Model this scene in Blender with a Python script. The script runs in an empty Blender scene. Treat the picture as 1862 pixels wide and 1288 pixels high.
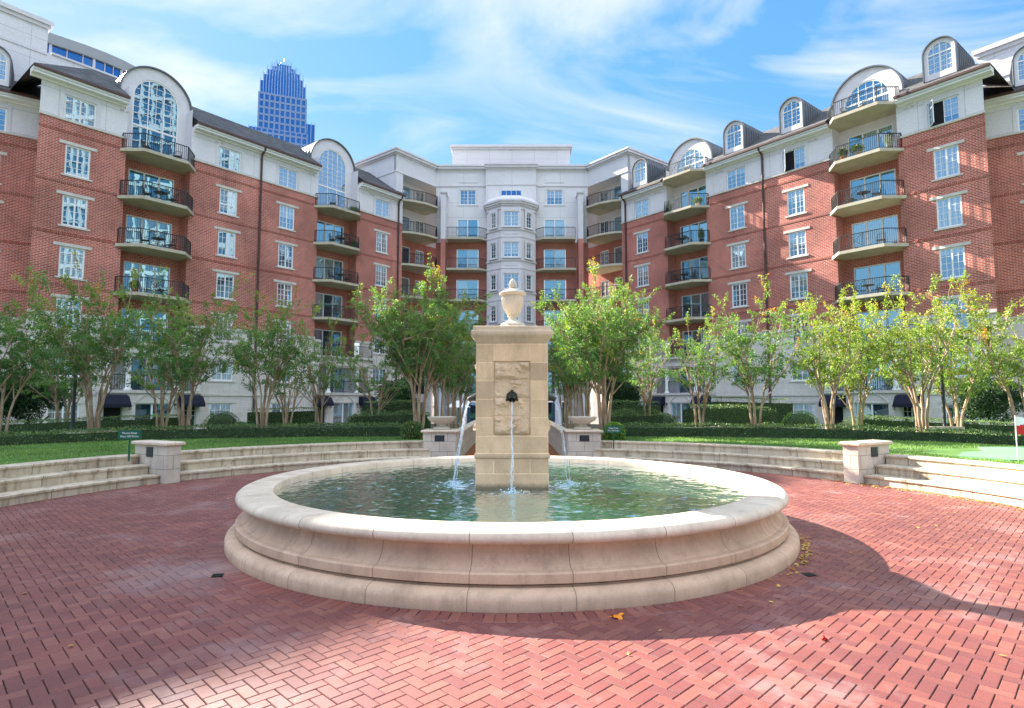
import bpy, bmesh, math, random
import numpy as np
from mathutils import Matrix, Vector, noise
rnd = random.Random(7)
PI = math.pi
SC = bpy.context.scene
COL = SC.collection

# ------------------------------------------------------------------ camera
cd = bpy.data.cameras.new('camera'); cam = bpy.data.objects.new('camera', cd); COL.objects.link(cam)
cd.sensor_width = 36.0; cd.lens = 36.0*1091.28/1862.0; cd.clip_start = .05; cd.clip_end = 6000
cam.location = (0, 0, 1.6); cam.rotation_euler = (PI/2+.0785, 0, 0)
SC.camera = cam

# ------------------------------------------------------------------ sky, sun, exposure
SUN_EL = math.radians(31); SUN_D = Vector((-.73, .68, 0)).normalized()   # horizontal direction towards the sun
W = bpy.data.worlds.new('World'); SC.world = W; W.use_nodes = True
nt = W.node_tree; nt.nodes.clear()
def wn(t, **k):
    n = nt.nodes.new(t)
    for a, b in k.items(): setattr(n, a, b)
    return n
sky = wn('ShaderNodeTexSky', sky_type='NISHITA', sun_disc=False)
sky.sun_elevation = SUN_EL; sky.sun_rotation = math.atan2(SUN_D.x, SUN_D.y)
sky.altitude = 200; sky.air_density = 1.0; sky.dust_density = .25; sky.ozone_density = 2.5
bg = wn('ShaderNodeBackground'); bg.inputs[1].default_value = .12
out = wn('ShaderNodeOutputWorld')
# cirrus: wispy clouds projected on a high layer
tc = wn('ShaderNodeTexCoord'); sx = wn('ShaderNodeSeparateXYZ'); nt.links.new(tc.outputs['Generated'], sx.inputs[0])
def wmath(op, a, b=None):
    m = wn('ShaderNodeMath', operation=op)
    for i, v in enumerate((a, b)):
        if v is None: continue
        if isinstance(v, (int, float)): m.inputs[i].default_value = v
        else: nt.links.new(v, m.inputs[i])
    return m.outputs[0]
zz = wmath('MAXIMUM', wmath('ADD', sx.outputs[2], .12), .05)
cx = wmath('DIVIDE', sx.outputs[0], zz); cy = wmath('DIVIDE', sx.outputs[1], zz)
cb = wn('ShaderNodeCombineXYZ'); nt.links.new(cx, cb.inputs[0]); nt.links.new(cy, cb.inputs[1])
mp = wn('ShaderNodeMapping'); mp.inputs['Rotation'].default_value = (0, 0, math.radians(-65)); mp.inputs['Scale'].default_value = (.6, 1.2, 1)
mp.inputs['Location'].default_value = (5.5, 5.9, 0)
nt.links.new(cb.outputs[0], mp.inputs[0])
n1 = wn('ShaderNodeTexNoise'); n1.inputs['Scale'].default_value = 1.2; n1.inputs['Detail'].default_value = 7; n1.inputs['Roughness'].default_value = .52; n1.inputs['Distortion'].default_value = 1.8
nt.links.new(mp.outputs[0], n1.inputs['Vector'])
n2 = wn('ShaderNodeTexNoise'); n2.inputs['Scale'].default_value = .55; n2.inputs['Detail'].default_value = 3
nt.links.new(mp.outputs[0], n2.inputs['Vector'])
cl = wmath('MULTIPLY', n1.outputs[0], wmath('ADD', n2.outputs[0], .45))
rp = wn('ShaderNodeValToRGB'); rp.color_ramp.elements[0].position = .42; rp.color_ramp.elements[1].position = .66
nt.links.new(cl, rp.inputs[0])
cov = wmath('MULTIPLY', rp.outputs[0], .72)
hz = wn('ShaderNodeMapRange'); hz.inputs[1].default_value = .16; hz.inputs[2].default_value = .42; hz.inputs[3].default_value = .38; hz.inputs[4].default_value = 0
nt.links.new(sx.outputs[2], hz.inputs[0])
covh0 = wmath('MAXIMUM', cov, hz.outputs[0])
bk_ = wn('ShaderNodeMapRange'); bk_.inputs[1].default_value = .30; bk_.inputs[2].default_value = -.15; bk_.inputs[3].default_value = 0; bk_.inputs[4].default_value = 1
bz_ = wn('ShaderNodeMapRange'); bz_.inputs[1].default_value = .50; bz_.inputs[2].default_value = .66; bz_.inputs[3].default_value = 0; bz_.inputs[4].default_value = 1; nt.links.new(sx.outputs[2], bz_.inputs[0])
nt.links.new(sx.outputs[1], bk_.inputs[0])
fill_cov = wmath('MINIMUM', wmath('MULTIPLY', wmath('MULTIPLY', bk_.outputs[0], bz_.outputs[0]), wmath('ADD', n2.outputs[0], .6)), 1.0); covh = covh0  # unseen cloud bank, high and behind the camera, added to fill the shaded facades
tint = wn('ShaderNodeMix', data_type='RGBA', blend_type='MULTIPLY'); tint.inputs[0].default_value = 1
# soft shoulder so the sky near the sun keeps its blue instead of clipping:  c*M/(c+a)
def wvec(op, a, b):
    v = wn('ShaderNodeVectorMath', operation=op)
    for i, q in enumerate((a, b)):
        if isinstance(q, tuple): v.inputs[i].default_value = q
        else: nt.links.new(q, v.inputs[i])
    return v.outputs[0]
soft = wvec('DIVIDE', sky.outputs[0], wvec('ADD', sky.outputs[0], (7.0, 2.4, .56)))
nt.links.new(soft, tint.inputs[6]); tint.inputs[7].default_value = (2.4, 2.08, 2.14, 1)
mx = wn('ShaderNodeMix', data_type='RGBA'); nt.links.new(covh, mx.inputs[0]); nt.links.new(tint.outputs[2], mx.inputs[6]); mx.inputs[7].default_value = (2.1, 2.12, 2.18, 1)
mx2 = wn('ShaderNodeMix', data_type='RGBA'); nt.links.new(fill_cov, mx2.inputs[0]); nt.links.new(mx.outputs[2], mx2.inputs[6]); mx2.inputs[7].default_value = (3.9, 4.2, 5.0, 1)  # bright colour of the added fill clouds
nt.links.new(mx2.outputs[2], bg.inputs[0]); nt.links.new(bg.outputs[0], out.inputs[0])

ld = bpy.data.lights.new('sun', 'SUN'); ld.energy = 5.0; ld.use_shadow = True; ld.angle = math.radians(.53); ld.color = (1, .93, .83)
sun = bpy.data.objects.new('sun', ld); COL.objects.link(sun)
sv = Vector((SUN_D.x*math.cos(SUN_EL), SUN_D.y*math.cos(SUN_EL), math.sin(SUN_EL)))
sun.rotation_euler = sv.to_track_quat('Z', 'Y').to_euler(); sun.location = (-40, 40, 60)
SC.view_settings.view_transform = 'Standard'; SC.view_settings.look = 'None'
SC.view_settings.exposure = 2.25; SC.view_settings.gamma = 1
SC.render.engine = 'CYCLES'
SC.cycles.max_bounces = 8; SC.cycles.transparent_max_bounces = 12

# ------------------------------------------------------------------ materials
class NB:
    def __init__(s, name):
        s.m = bpy.data.materials.new(name); s.m.use_nodes = True; s.t = s.m.node_tree; s.t.nodes.clear()
        s.out = s.t.nodes.new('ShaderNodeOutputMaterial')
    def n(s, t, ins=None, **k):
        n = s.t.nodes.new(t)
        for a, b in k.items(): setattr(n, a, b)
        for a, b in (ins or {}).items(): s.put(n.inputs[a], b)
        return n
    def put(s, sock, v):
        if isinstance(v, bpy.types.NodeSocket): s.t.links.new(v, sock)
        elif isinstance(v, (tuple, list)) and len(v) == 3 and sock.type == 'RGBA': sock.default_value = (*v, 1)
        else: sock.default_value = v
    def noise(s, vec, scale, detail=4, rough=.55): return s.n('ShaderNodeTexNoise', {'Vector': vec, 'Scale': scale, 'Detail': detail, 'Roughness': rough}).outputs[0]
    def ramp(s, f, stops):
        r = s.n('ShaderNodeValToRGB', {0: f}); e = r.color_ramp.elements
        while len(e) < len(stops): e.new(.5)
        for el, (p, c) in zip(e, stops): el.position = p; el.color = (*c, 1) if len(c) == 3 else c
        return r.outputs[0]
    def mix(s, f, a, b, mode='MIX'):
        m = s.n('ShaderNodeMix', {0: f, 6: a, 7: b}, data_type='RGBA', blend_type=mode); return m.outputs[2]
    def math(s, op, a, b=0.0): return s.n('ShaderNodeMath', {0: a, 1: b}, operation=op).outputs[0]
    def bump(s, h, st, dist=.02): return s.n('ShaderNodeBump', {'Height': h, 'Strength': st, 'Distance': dist}).outputs[0]
    def bsdf(s, col, rough=.7, spec=.3, normal=None, **k):
        b = s.n('ShaderNodeBsdfPrincipled', {'Base Color': col, 'Roughness': rough, 'Specular IOR Level': spec})
        if normal is not None: s.put(b.inputs['Normal'], normal)
        for a, v in k.items(): s.put(b.inputs[a], v)
        return b.outputs[0]
    def done(s, sh): s.t.links.new(sh, s.out.inputs[0]); return s.m
    def uv(s): return s.n('ShaderNodeUVMap').outputs[0]
    def obj(s): return s.n('ShaderNodeTexCoord').outputs['Object']
    def geo(s): return s.n('ShaderNodeNewGeometry').outputs['Position']

def lerp3(a, k): return tuple(min(1, c*k) for c in a)
def plain(name, col, rough=.6, var=.12, scale=3, spec=.3, bump=0, **k):
    b = NB(name); p = b.geo(); f = b.noise(p, scale, 5)
    c = b.ramp(f, [(.3, lerp3(col, 1-var)), (.7, lerp3(col, 1+var))])
    nr = b.bump(b.noise(p, scale*8, 4), bump, .01) if bump else None
    return b.done(b.bsdf(c, rough, spec, nr, **k))
def brickmat(name, c1, c2, mortar, bw, bh, ms, dirt=.25, rough=.85, bump=.5, offset=.5, grime=None, nscale=.35):
    b = NB(name); uv = b.uv()
    t = b.n('ShaderNodeTexBrick', {'Vector': uv, 'Color1': c1, 'Color2': c2, 'Mortar': mortar, 'Scale': 1.0, 'Mortar Size': ms, 'Mortar Smooth': .1, 'Bias': 0.0, 'Brick Width': bw, 'Row Height': bh}, offset=offset)
    p = b.geo(); big = b.noise(p, nscale, 4); fine = b.noise(p, 14, 4)
    c = b.mix(1.0, t.outputs[0], b.ramp(big, [(.3, (1-dirt,)*3), (.7, (1+dirt*.6,)*3)]), 'MULTIPLY')
    c = b.mix(.35, c, b.ramp(fine, [(.3, (.7,)*3), (.7, (1.25,)*3)]), 'MULTIPLY')
    if grime:
        st = b.n('ShaderNodeMapping', {'Vector': p, 'Scale': (1.6, 1.6, .35)}).outputs[0]
        g = b.ramp(b.noise(st, 1.3, 6, .65), [(.52, (0, 0, 0)), (.75, (1, 1, 1))])
        c = b.mix(b.math('MULTIPLY', g, grime[0]), c, grime[1])
    h = b.math('ADD', b.math('MULTIPLY', t.outputs[1], -1.0), b.math('MULTIPLY', fine, .25))
    return b.done(b.bsdf(c, rough, .25, b.bump(h, bump, .01)))

M = {}
M['brick'] = brickmat('red brick wall', (.37, .056, .036), (.54, .115, .072), (.60, .44, .38), .30, .100, .015, .30, bump=.4, grime=(.30, (.17, .05, .04)))
M['brickband'] = brickmat('brick band', (.27, .07, .05), (.36, .10, .07), (.40, .30, .26), .10, .30, .010, .15, bump=.3, offset=0)
M['lime'] = brickmat('limestone facing', (.64, .59, .54), (.72, .67, .62), (.80, .76, .72), 1.0, .40, .010, .14, bump=.25, grime=(.25, (.36, .34, .32)))
M['stucco'] = brickmat('white stucco', (.74, .72, .74), (.76, .74, .76), (.42, .40, .42), 2.45, 1.55, .012, .07, bump=.15, offset=0)
M['stucco_plain'] = plain('grey white stucco', (.69, .67, .70), .8, .05, 2, .2, .15)
M['trim'] = plain('pale cast stone trim', (.60, .56, .51), .75, .1, 3, .3, .15)
M['slab'] = plain('buff concrete slab', (.50, .45, .35), .8, .12, 1.5, .2, .15)
M['white'] = plain('white paint', (.80, .80, .80), .45, .04, 3, .4)
M['rail'] = plain('black iron', (.025, .03, .03), .45, .2, 6, .4)
M['gutter'] = plain('brown metal gutter', (.09, .045, .04), .5, .2, 4, .4)
M['barrel'] = plain('standing seam metal', (.10, .11, .125), .42, .15, 3, .5)
M['awning'] = plain('navy awning canvas', (.018, .02, .035), .85, .15, 6, .15)
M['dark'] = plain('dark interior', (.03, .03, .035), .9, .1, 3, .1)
M['chair'] = plain('black patio metal', (.02, .022, .024), .5, .2, 9, .4)
M['bronze'] = plain('dark bronze', (.035, .042, .035), .4, .3, 30, .5, .1, Metallic=.6)
M['terracotta'] = plain('terracotta', (.35, .15, .08), .8, .15, 10)
M['creampot'] = plain('cream pottery', (.55, .47, .36), .7, .12, 10)
M['red'] = plain('red cloth', (.55, .03, .03), .8, .1, 5)
M['green_sign'] = plain('green sign', (.012, .10, .06), .4, .1, 6)
M['plaque'] = plain('dark plaque', (.03, .035, .04), .35, .2, 12)
M['lampglass'] = plain('lamp glass', (.55, .52, .45), .2, .05, 5)

def roofmat():
    b = NB('slate shingle roof'); uv = b.uv()
    t = b.n('ShaderNodeTexBrick', {'Vector': uv, 'Color1': (.055, .055, .058), 'Color2': (.12, .115, .11), 'Mortar': (.02, .02, .02), 'Scale': 1.0, 'Mortar Size': .02, 'Brick Width': .45, 'Row Height': .22})
    n = b.noise(b.geo(), 1.2, 5)
    c = b.mix(.8, t.outputs[0], b.ramp(n, [(.3, (.65,)*3), (.7, (1.35,)*3)]), 'MULTIPLY')
    return b.done(b.bsdf(c, .75, .3, b.bump(t.outputs[1], -.6, .02)))
M['roof'] = roofmat()

def glassmat(name, tintc=(.80, .90, 1.0), refl=.40, curtain=.75, warp=.07, blinds=True):
    b = NB(name); g = b.geo(); uv = b.uv()
    oi = b.n('ShaderNodeObjectInfo').outputs['Random']
    sp = b.n('ShaderNodeSeparateXYZ', {0: uv})
    w = b.n('ShaderNodeTexWave', {'Vector': uv, 'Scale': 2.2, 'Distortion': 1.2, 'Detail': 2.0}, bands_direction='X').outputs[1]
    cur = b.mix(w, (.22, .22, .21), (.42, .42, .40))
    r2 = b.math('FRACT', b.math('MULTIPLY', oi, 7.31)); 
    drop = b.math('GREATER_THAN', b.math('ADD', sp.outputs[1], 0.0), b.math('MULTIPLY', r2, -2.0))
    isc0 = b.ramp(oi, [(1-curtain-.01, (0, 0, 0)), (1-curtain, (1, 1, 1))])
    isc = b.math('MULTIPLY', isc0, drop) if blinds else isc0
    base = b.mix(isc, (.02, .045, .075), cur)
    dif = b.bsdf(base, .6, .2)
    nz = b.n('ShaderNodeTexNoise', {'Vector': g, 'Scale': .9, 'Detail': 2.0}).outputs[0]
    bp = b.bump(nz, warp, .035)
    gl = b.n('ShaderNodeBsdfGlossy', {'Color': tintc, 'Roughness': .012, 'Normal': bp}).outputs[0]
    fr = b.n('ShaderNodeLayerWeight', {'Blend': .35}).outputs[1]
    f = b.math('ADD', b.math('MULTIPLY', fr, .3), refl)
    ms = b.n('ShaderNodeMixShader', {0: f, 1: dif, 2: gl}).outputs[0]
    return b.done(ms)
M['glass'] = glassmat('window glass', (.48, .76, 1.0))
M['doorglass'] = glassmat('sliding door glass', (.45, .80, 1.0), .46, .45, .08, False)
M['towerglass'] = glassmat('tower glass', (.12, .38, .85), .45, 0, .05, False)

def cast(name, base, dirt, jw, jh, ms=.004, stain=.5, pale=False, wet=False):
    b = NB(name); uv = b.uv(); p = b.geo()
    t = b.n('ShaderNodeTexBrick', {'Vector': uv, 'Color1': lerp3(base, .96 if not pale else .74), 'Color2': lerp3(base, 1.05 if not pale else 1.16), 'Mortar': lerp3(base, .42) if not pale else lerp3(base, 1.35), 'Scale': 1.0, 'Mortar Size': ms, 'Mortar Smooth': .3, 'Brick Width': jw, 'Row Height': jh}, offset=0 if jh > 2 else .5)
    cl = b.noise(p, 2.2, 6, .6); fine = b.noise(p, 60, 4, .7)
    c = b.mix(1.0, t.outputs[0], b.ramp(cl, [(.3, (.82, .80, .78)), (.7, (1.12, 1.11, 1.1))]), 'MULTIPLY')
    st = b.n('ShaderNodeMapping', {'Vector': p, 'Scale': (2.6, 2.6, 1.1)}).outputs[0]
    g = b.ramp(b.noise(st, 1.6, 7, .7), [(.53, (0, 0, 0)), (.72, (1, 1, 1))])
    c = b.mix(b.math('MULTIPLY', g, stain), c, dirt)
    sv_ = b.n('ShaderNodeMapping', {'Vector': p, 'Scale': (9, 9, .8)}).outputs[0]
    sk = b.ramp(b.noise(sv_, 1.0, 5, .65), [(.50, (0, 0, 0)), (.70, (1, 1, 1))])
    c = b.mix(b.math('MULTIPLY', sk, stain*.55), c, dirt)
    c = b.mix(.4, c, b.ramp(fine, [(.3, (.8,)*3), (.7, (1.18,)*3)]), 'MULTIPLY')
    if wet:
        z = b.n('ShaderNodeSeparateXYZ', {0: p}).outputs[2]
        zz_ = b.math('ADD', z, b.math('MULTIPLY', b.noise(p, 14, 3), .05))
        c = b.mix(b.ramp(zz_, [(.535, (.85,)*3), (.60, (0, 0, 0))]), c, (.10, .085, .05))
    h = b.math('ADD', b.math('MULTIPLY', t.outputs[1], -.6), b.math('MULTIPLY', fine, .35))
    return b.done(b.bsdf(c, .82, .25, b.bump(h, .45, .006)))
M['basin'] = cast('cast stone basin', (.60, .425, .30), (.31, .22, .15), .84, 50, .004, .65)
M['basincap'] = cast('cast stone coping', (.66, .56, .44), (.36, .27, .19), .84, 50, .005, .5)
M['pillar'] = cast('tan sandstone blocks', (.62, .45, .28), (.38, .26, .15), .46, .235, .005, .6, True, True)
M['pillarcap'] = cast('tan stone cap', (.58, .45, .31), (.26, .22, .18), 50, 50, .004, .6)
M['rough'] = cast('rough split sandstone', (.62, .46, .30), (.34, .23, .14), 50, 50, .004, .4)
M['urn'] = cast('pale cast urn', (.63, .57, .47), (.42, .33, .22), 50, 50, .003, .4)
M['step'] = cast('limestone step blocks', (.58, .50, .38), (.17, .11, .06), 1.15, 50, .010, .95)
M['pier'] = cast('stone pier blocks', (.58, .52, .44), (.34, .28, .24), .42, .27, .006, .35)

def paver():
    b = NB('clay pavers'); p = b.geo()
    r = b.n('ShaderNodeAttribute', attribute_name='rnd').outputs['Fac']
    c = b.ramp(r, [(0, (.165, .050, .045)), (.35, (.190, .057, .048)), (.7, (.215, .066, .051)), (1, (.25, .090, .066))])
    big = b.noise(p, .45, 5, .6); c = b.mix(1, c, b.ramp(big, [(.3, (.80, .80, .86)), (.7, (1.18, 1.15, 1.1))]), 'MULTIPLY')
    fine = b.noise(p, 130, 3, .8); c = b.mix(.7, c, b.ramp(fine, [(.3, (.62,)*3), (.7, (1.35,)*3)]), 'MULTIPLY')
    # mineral bloom near the basin
    bl = b.ramp(b.noise(p, .9, 7, .75), [(.52, (0, 0, 0)), (.74, (1, 1, 1))])
    c = b.mix(b.math('MULTIPLY', bl, .38), c, (.42, .34, .33))
    # wet lime stain spreading from the drain at the left of the basin
    dd = b.n('ShaderNodeVectorMath', {0: p, 1: (-3.05, 5.75, 0)}, operation='DISTANCE').outputs['Value']
    dd = b.math('ADD', dd, b.math('MULTIPLY', b.math('SUBTRACT', b.noise(p, 2.6, 6, .7), .5), 1.9))
    c = b.mix(b.ramp(dd, [(.15, (.30,)*3), (.8, (0, 0, 0))]), c, (.36, .33, .32))
    dk = b.ramp(b.noise(p, 3.1, 5, .7), [(.60, (0, 0, 0)), (.72, (1, 1, 1))]); c = b.mix(b.math('MULTIPLY', dk, .22), c, (.07, .04, .04))
    med = b.noise(p, 22, 4)
    return b.done(b.bsdf(c, .48, .55, b.bump(b.math('ADD', fine, med), .4, .003)))
M['paver'] = paver()
M['joint'] = plain('joint sand', (.065, .048, .042), .95, .25, 8)
M['earth'] = plain('bare earth', (.14, .12, .10), .95, .25, 2, .1, .3)
M['asphalt'] = plain('asphalt', (.06, .06, .062), .9, .2, .8)
M['mulch'] = plain('leaf litter mulch', (.26, .11, .05), .9, .45, 14, .1, .6)

def leafmat(name, stops, trans=.35, nscale=1.1):
    b = NB(name); p = b.geo()
    r = b.n('ShaderNodeAttribute', attribute_name='rnd').outputs['Fac']
    c = b.ramp(r, stops)
    n = b.noise(p, nscale, 3); c = b.mix(1, c, b.ramp(n, [(.3, (.70, .74, .72)), (.7, (1.3, 1.25, 1.1))]), 'MULTIPLY')
    a = b.bsdf(c, .5, .4)
    t = b.n('ShaderNodeBsdfTranslucent', {'Color': b.mix(1, c, (1.5, 1.5, .8), 'MULTIPLY')}).outputs[0]
    return b.done(b.n('ShaderNodeMixShader', {0: trans, 1: a, 2: t}).outputs[0])
M['leaf'] = leafmat('myrtle leaves', [(0, (.05, .14, .06)), (.5, (.10, .23, .07)), (.85, (.22, .33, .06)), (.97, (.42, .38, .05)), (1, (.52, .22, .05))])
M['leaf_y'] = leafmat('turning myrtle leaves', [(0, (.08, .17, .045)), (.45, (.17, .28, .05)), (.8, (.30, .37, .06)), (.95, (.50, .40, .07)), (1, (.55, .20, .06))])
M['leaf_d'] = leafmat('evergreen leaves', [(0, (.015, .045, .016)), (.6, (.030, .075, .024)), (1, (.06, .12, .035))], .15)
M['leaf_h'] = leafmat('hedge leaves', [(0, (.06, .115, .045)), (.6, (.13, .21, .075)), (.93, (.21, .30, .09)), (1, (.46, .40, .12))], .15)
M['blade'] = leafmat('grass blades', [(0, (.08, .17, .045)), (.6, (.14, .26, .06)), (1, (.26, .36, .10))], .3, .6)
M['fallen'] = leafmat('fallen leaves', [(0, (.26, .13, .03)), (.35, (.48, .26, .04)), (.7, (.58, .40, .07)), (.9, (.56, .46, .16)), (1, (.38, .09, .03))], .1)
M['turf'] = plain('lawn turf', (.09, .17, .045), .95, .25, 1.2, .1, .4)
M['green'] = plain('putting green', (.14, .27, .15), .9, .1, 1.0, .1, .1)
def bark():
    b = NB('smooth mottled bark'); p = b.geo()
    st = b.n('ShaderNodeMapping', {'Vector': p, 'Scale': (5, 5, 1.2)}).outputs[0]
    c = b.ramp(b.noise(st, 2.2, 5), [(.3, (.20, .125, .075)), (.5, (.36, .25, .16)), (.72, (.52, .40, .28))])
    return b.done(b.bsdf(c, .7, .3, b.bump(b.noise(st, 9, 4), .3, .01)))
M['bark'] = bark()
M['bark_d'] = plain('dark bark', (.10, .07, .05), .85, .3, 6, .2, .4)

def watermat():
    b = NB('pool water'); p = b.geo()
    m1 = b.n('ShaderNodeMapping', {'Vector': p, 'Scale': (1, 1.0, 1)}).outputs[0]
    h = b.math('ADD', b.math('MULTIPLY', b.noise(m1, 5, 2, .5), 1.2), b.math('ADD', b.noise(m1, 13, 3, .6), b.math('MULTIPLY', b.noise(m1, 30, 3), .4)))
    # rings spreading from the three jets
    for c, k in (((-.80, 8.15, 0), .5), ((.80, 8.15, 0), .5), ((0, 7.38, 0), .35)):
        d = b.n('ShaderNodeVectorMath', {0: p, 1: c}, operation='DISTANCE').outputs['Value']
        w = b.math('MULTIPLY', b.math('SINE', b.math('MULTIPLY', d, 55.0)), b.math('MULTIPLY', b.math('POWER', 2.718, b.math('MULTIPLY', d, -2.2)), k*.6))
        h = b.math('ADD', h, w)
    bp = b.bump(h, .35, .012)
    fr = b.n('ShaderNodeFresnel', {'IOR': 1.27, 'Normal': bp}).outputs[0]
    # air bubbles carried down where the jets land
    aer = None
    for c, k in (((-.74, 8.15, .49), 1.0), ((.74, 8.15, .49), .6), ((0, 7.43, .49), .55)):
        d = b.n('ShaderNodeVectorMath', {0: p, 1: c}, operation='DISTANCE').outputs['Value']
        q = b.math('MULTIPLY', b.math('POWER', 2.718, b.math('MULTIPLY', d, -4.2)), k*1.5); aer = q if aer is None else b.math('ADD', aer, q)
    aer = b.math('MINIMUM', b.math('MULTIPLY', aer, b.ramp(b.noise(p, 11, 4, .65), [(.35, (.25,)*3), (.6, (1.2,)*3)])), 1.0)
    wc = b.mix(aer, (.035, .20, .185), (.34, .74, .82)); wf = b.math('ADD', b.math('MULTIPLY', aer, .4), .52)
    tr = b.n('ShaderNodeBsdfTransparent', {'Color': (.62, .84, .72)}).outputs[0]
    dif = b.n('ShaderNodeBsdfDiffuse', {'Color': wc, 'Normal': bp}).outputs[0]
    body = b.n('ShaderNodeMixShader', {0: wf, 1: tr, 2: dif}).outputs[0]
    gl = b.n('ShaderNodeBsdfGlossy', {'Color': (1, 1, 1), 'Roughness': .03, 'Normal': bp}).outputs[0]
    return b.done(b.n('ShaderNodeMixShader', {0: b.math('MINIMUM', b.math('MULTIPLY', fr, .80), 1.0), 1: body, 2: gl}).outputs[0])
M['water'] = watermat()
M['poolfloor'] = plain('algae stained pool floor', (.17, .24, .10), .8, .35, 1.6, .2, .2)
def jetmat():
    b = NB('falling water'); p = b.geo()
    st = b.n('ShaderNodeMapping', {'Vector': p, 'Scale': (1, 1, .25)}).outputs[0]
    f = b.ramp(b.noise(st, 60, 3), [(.35, (.05,)*3), (.7, (.7,)*3)])
    tr = b.n('ShaderNodeBsdfTransparent', {'Color': (.92, .96, 1)}).outputs[0]
    w = b.bsdf((.80, .87, .92), .15, .6)
    return b.done(b.n('ShaderNodeMixShader', {0: f, 1: tr, 2: w}).outputs[0])
M['jet'] = jetmat()
def foammat():
    b = NB('water foam'); p = b.geo(); f = b.ramp(b.noise(p, 45, 4, .7), [(.42, (.0,)*3), (.58, (.85,)*3)])
    return b.done(b.n('ShaderNodeMixShader', {0: f, 1: b.n('ShaderNodeBsdfTransparent').outputs[0], 2: b.bsdf((.62, .80, .88), .4, .4)}).outputs[0])
M['foam'] = foammat()

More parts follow.
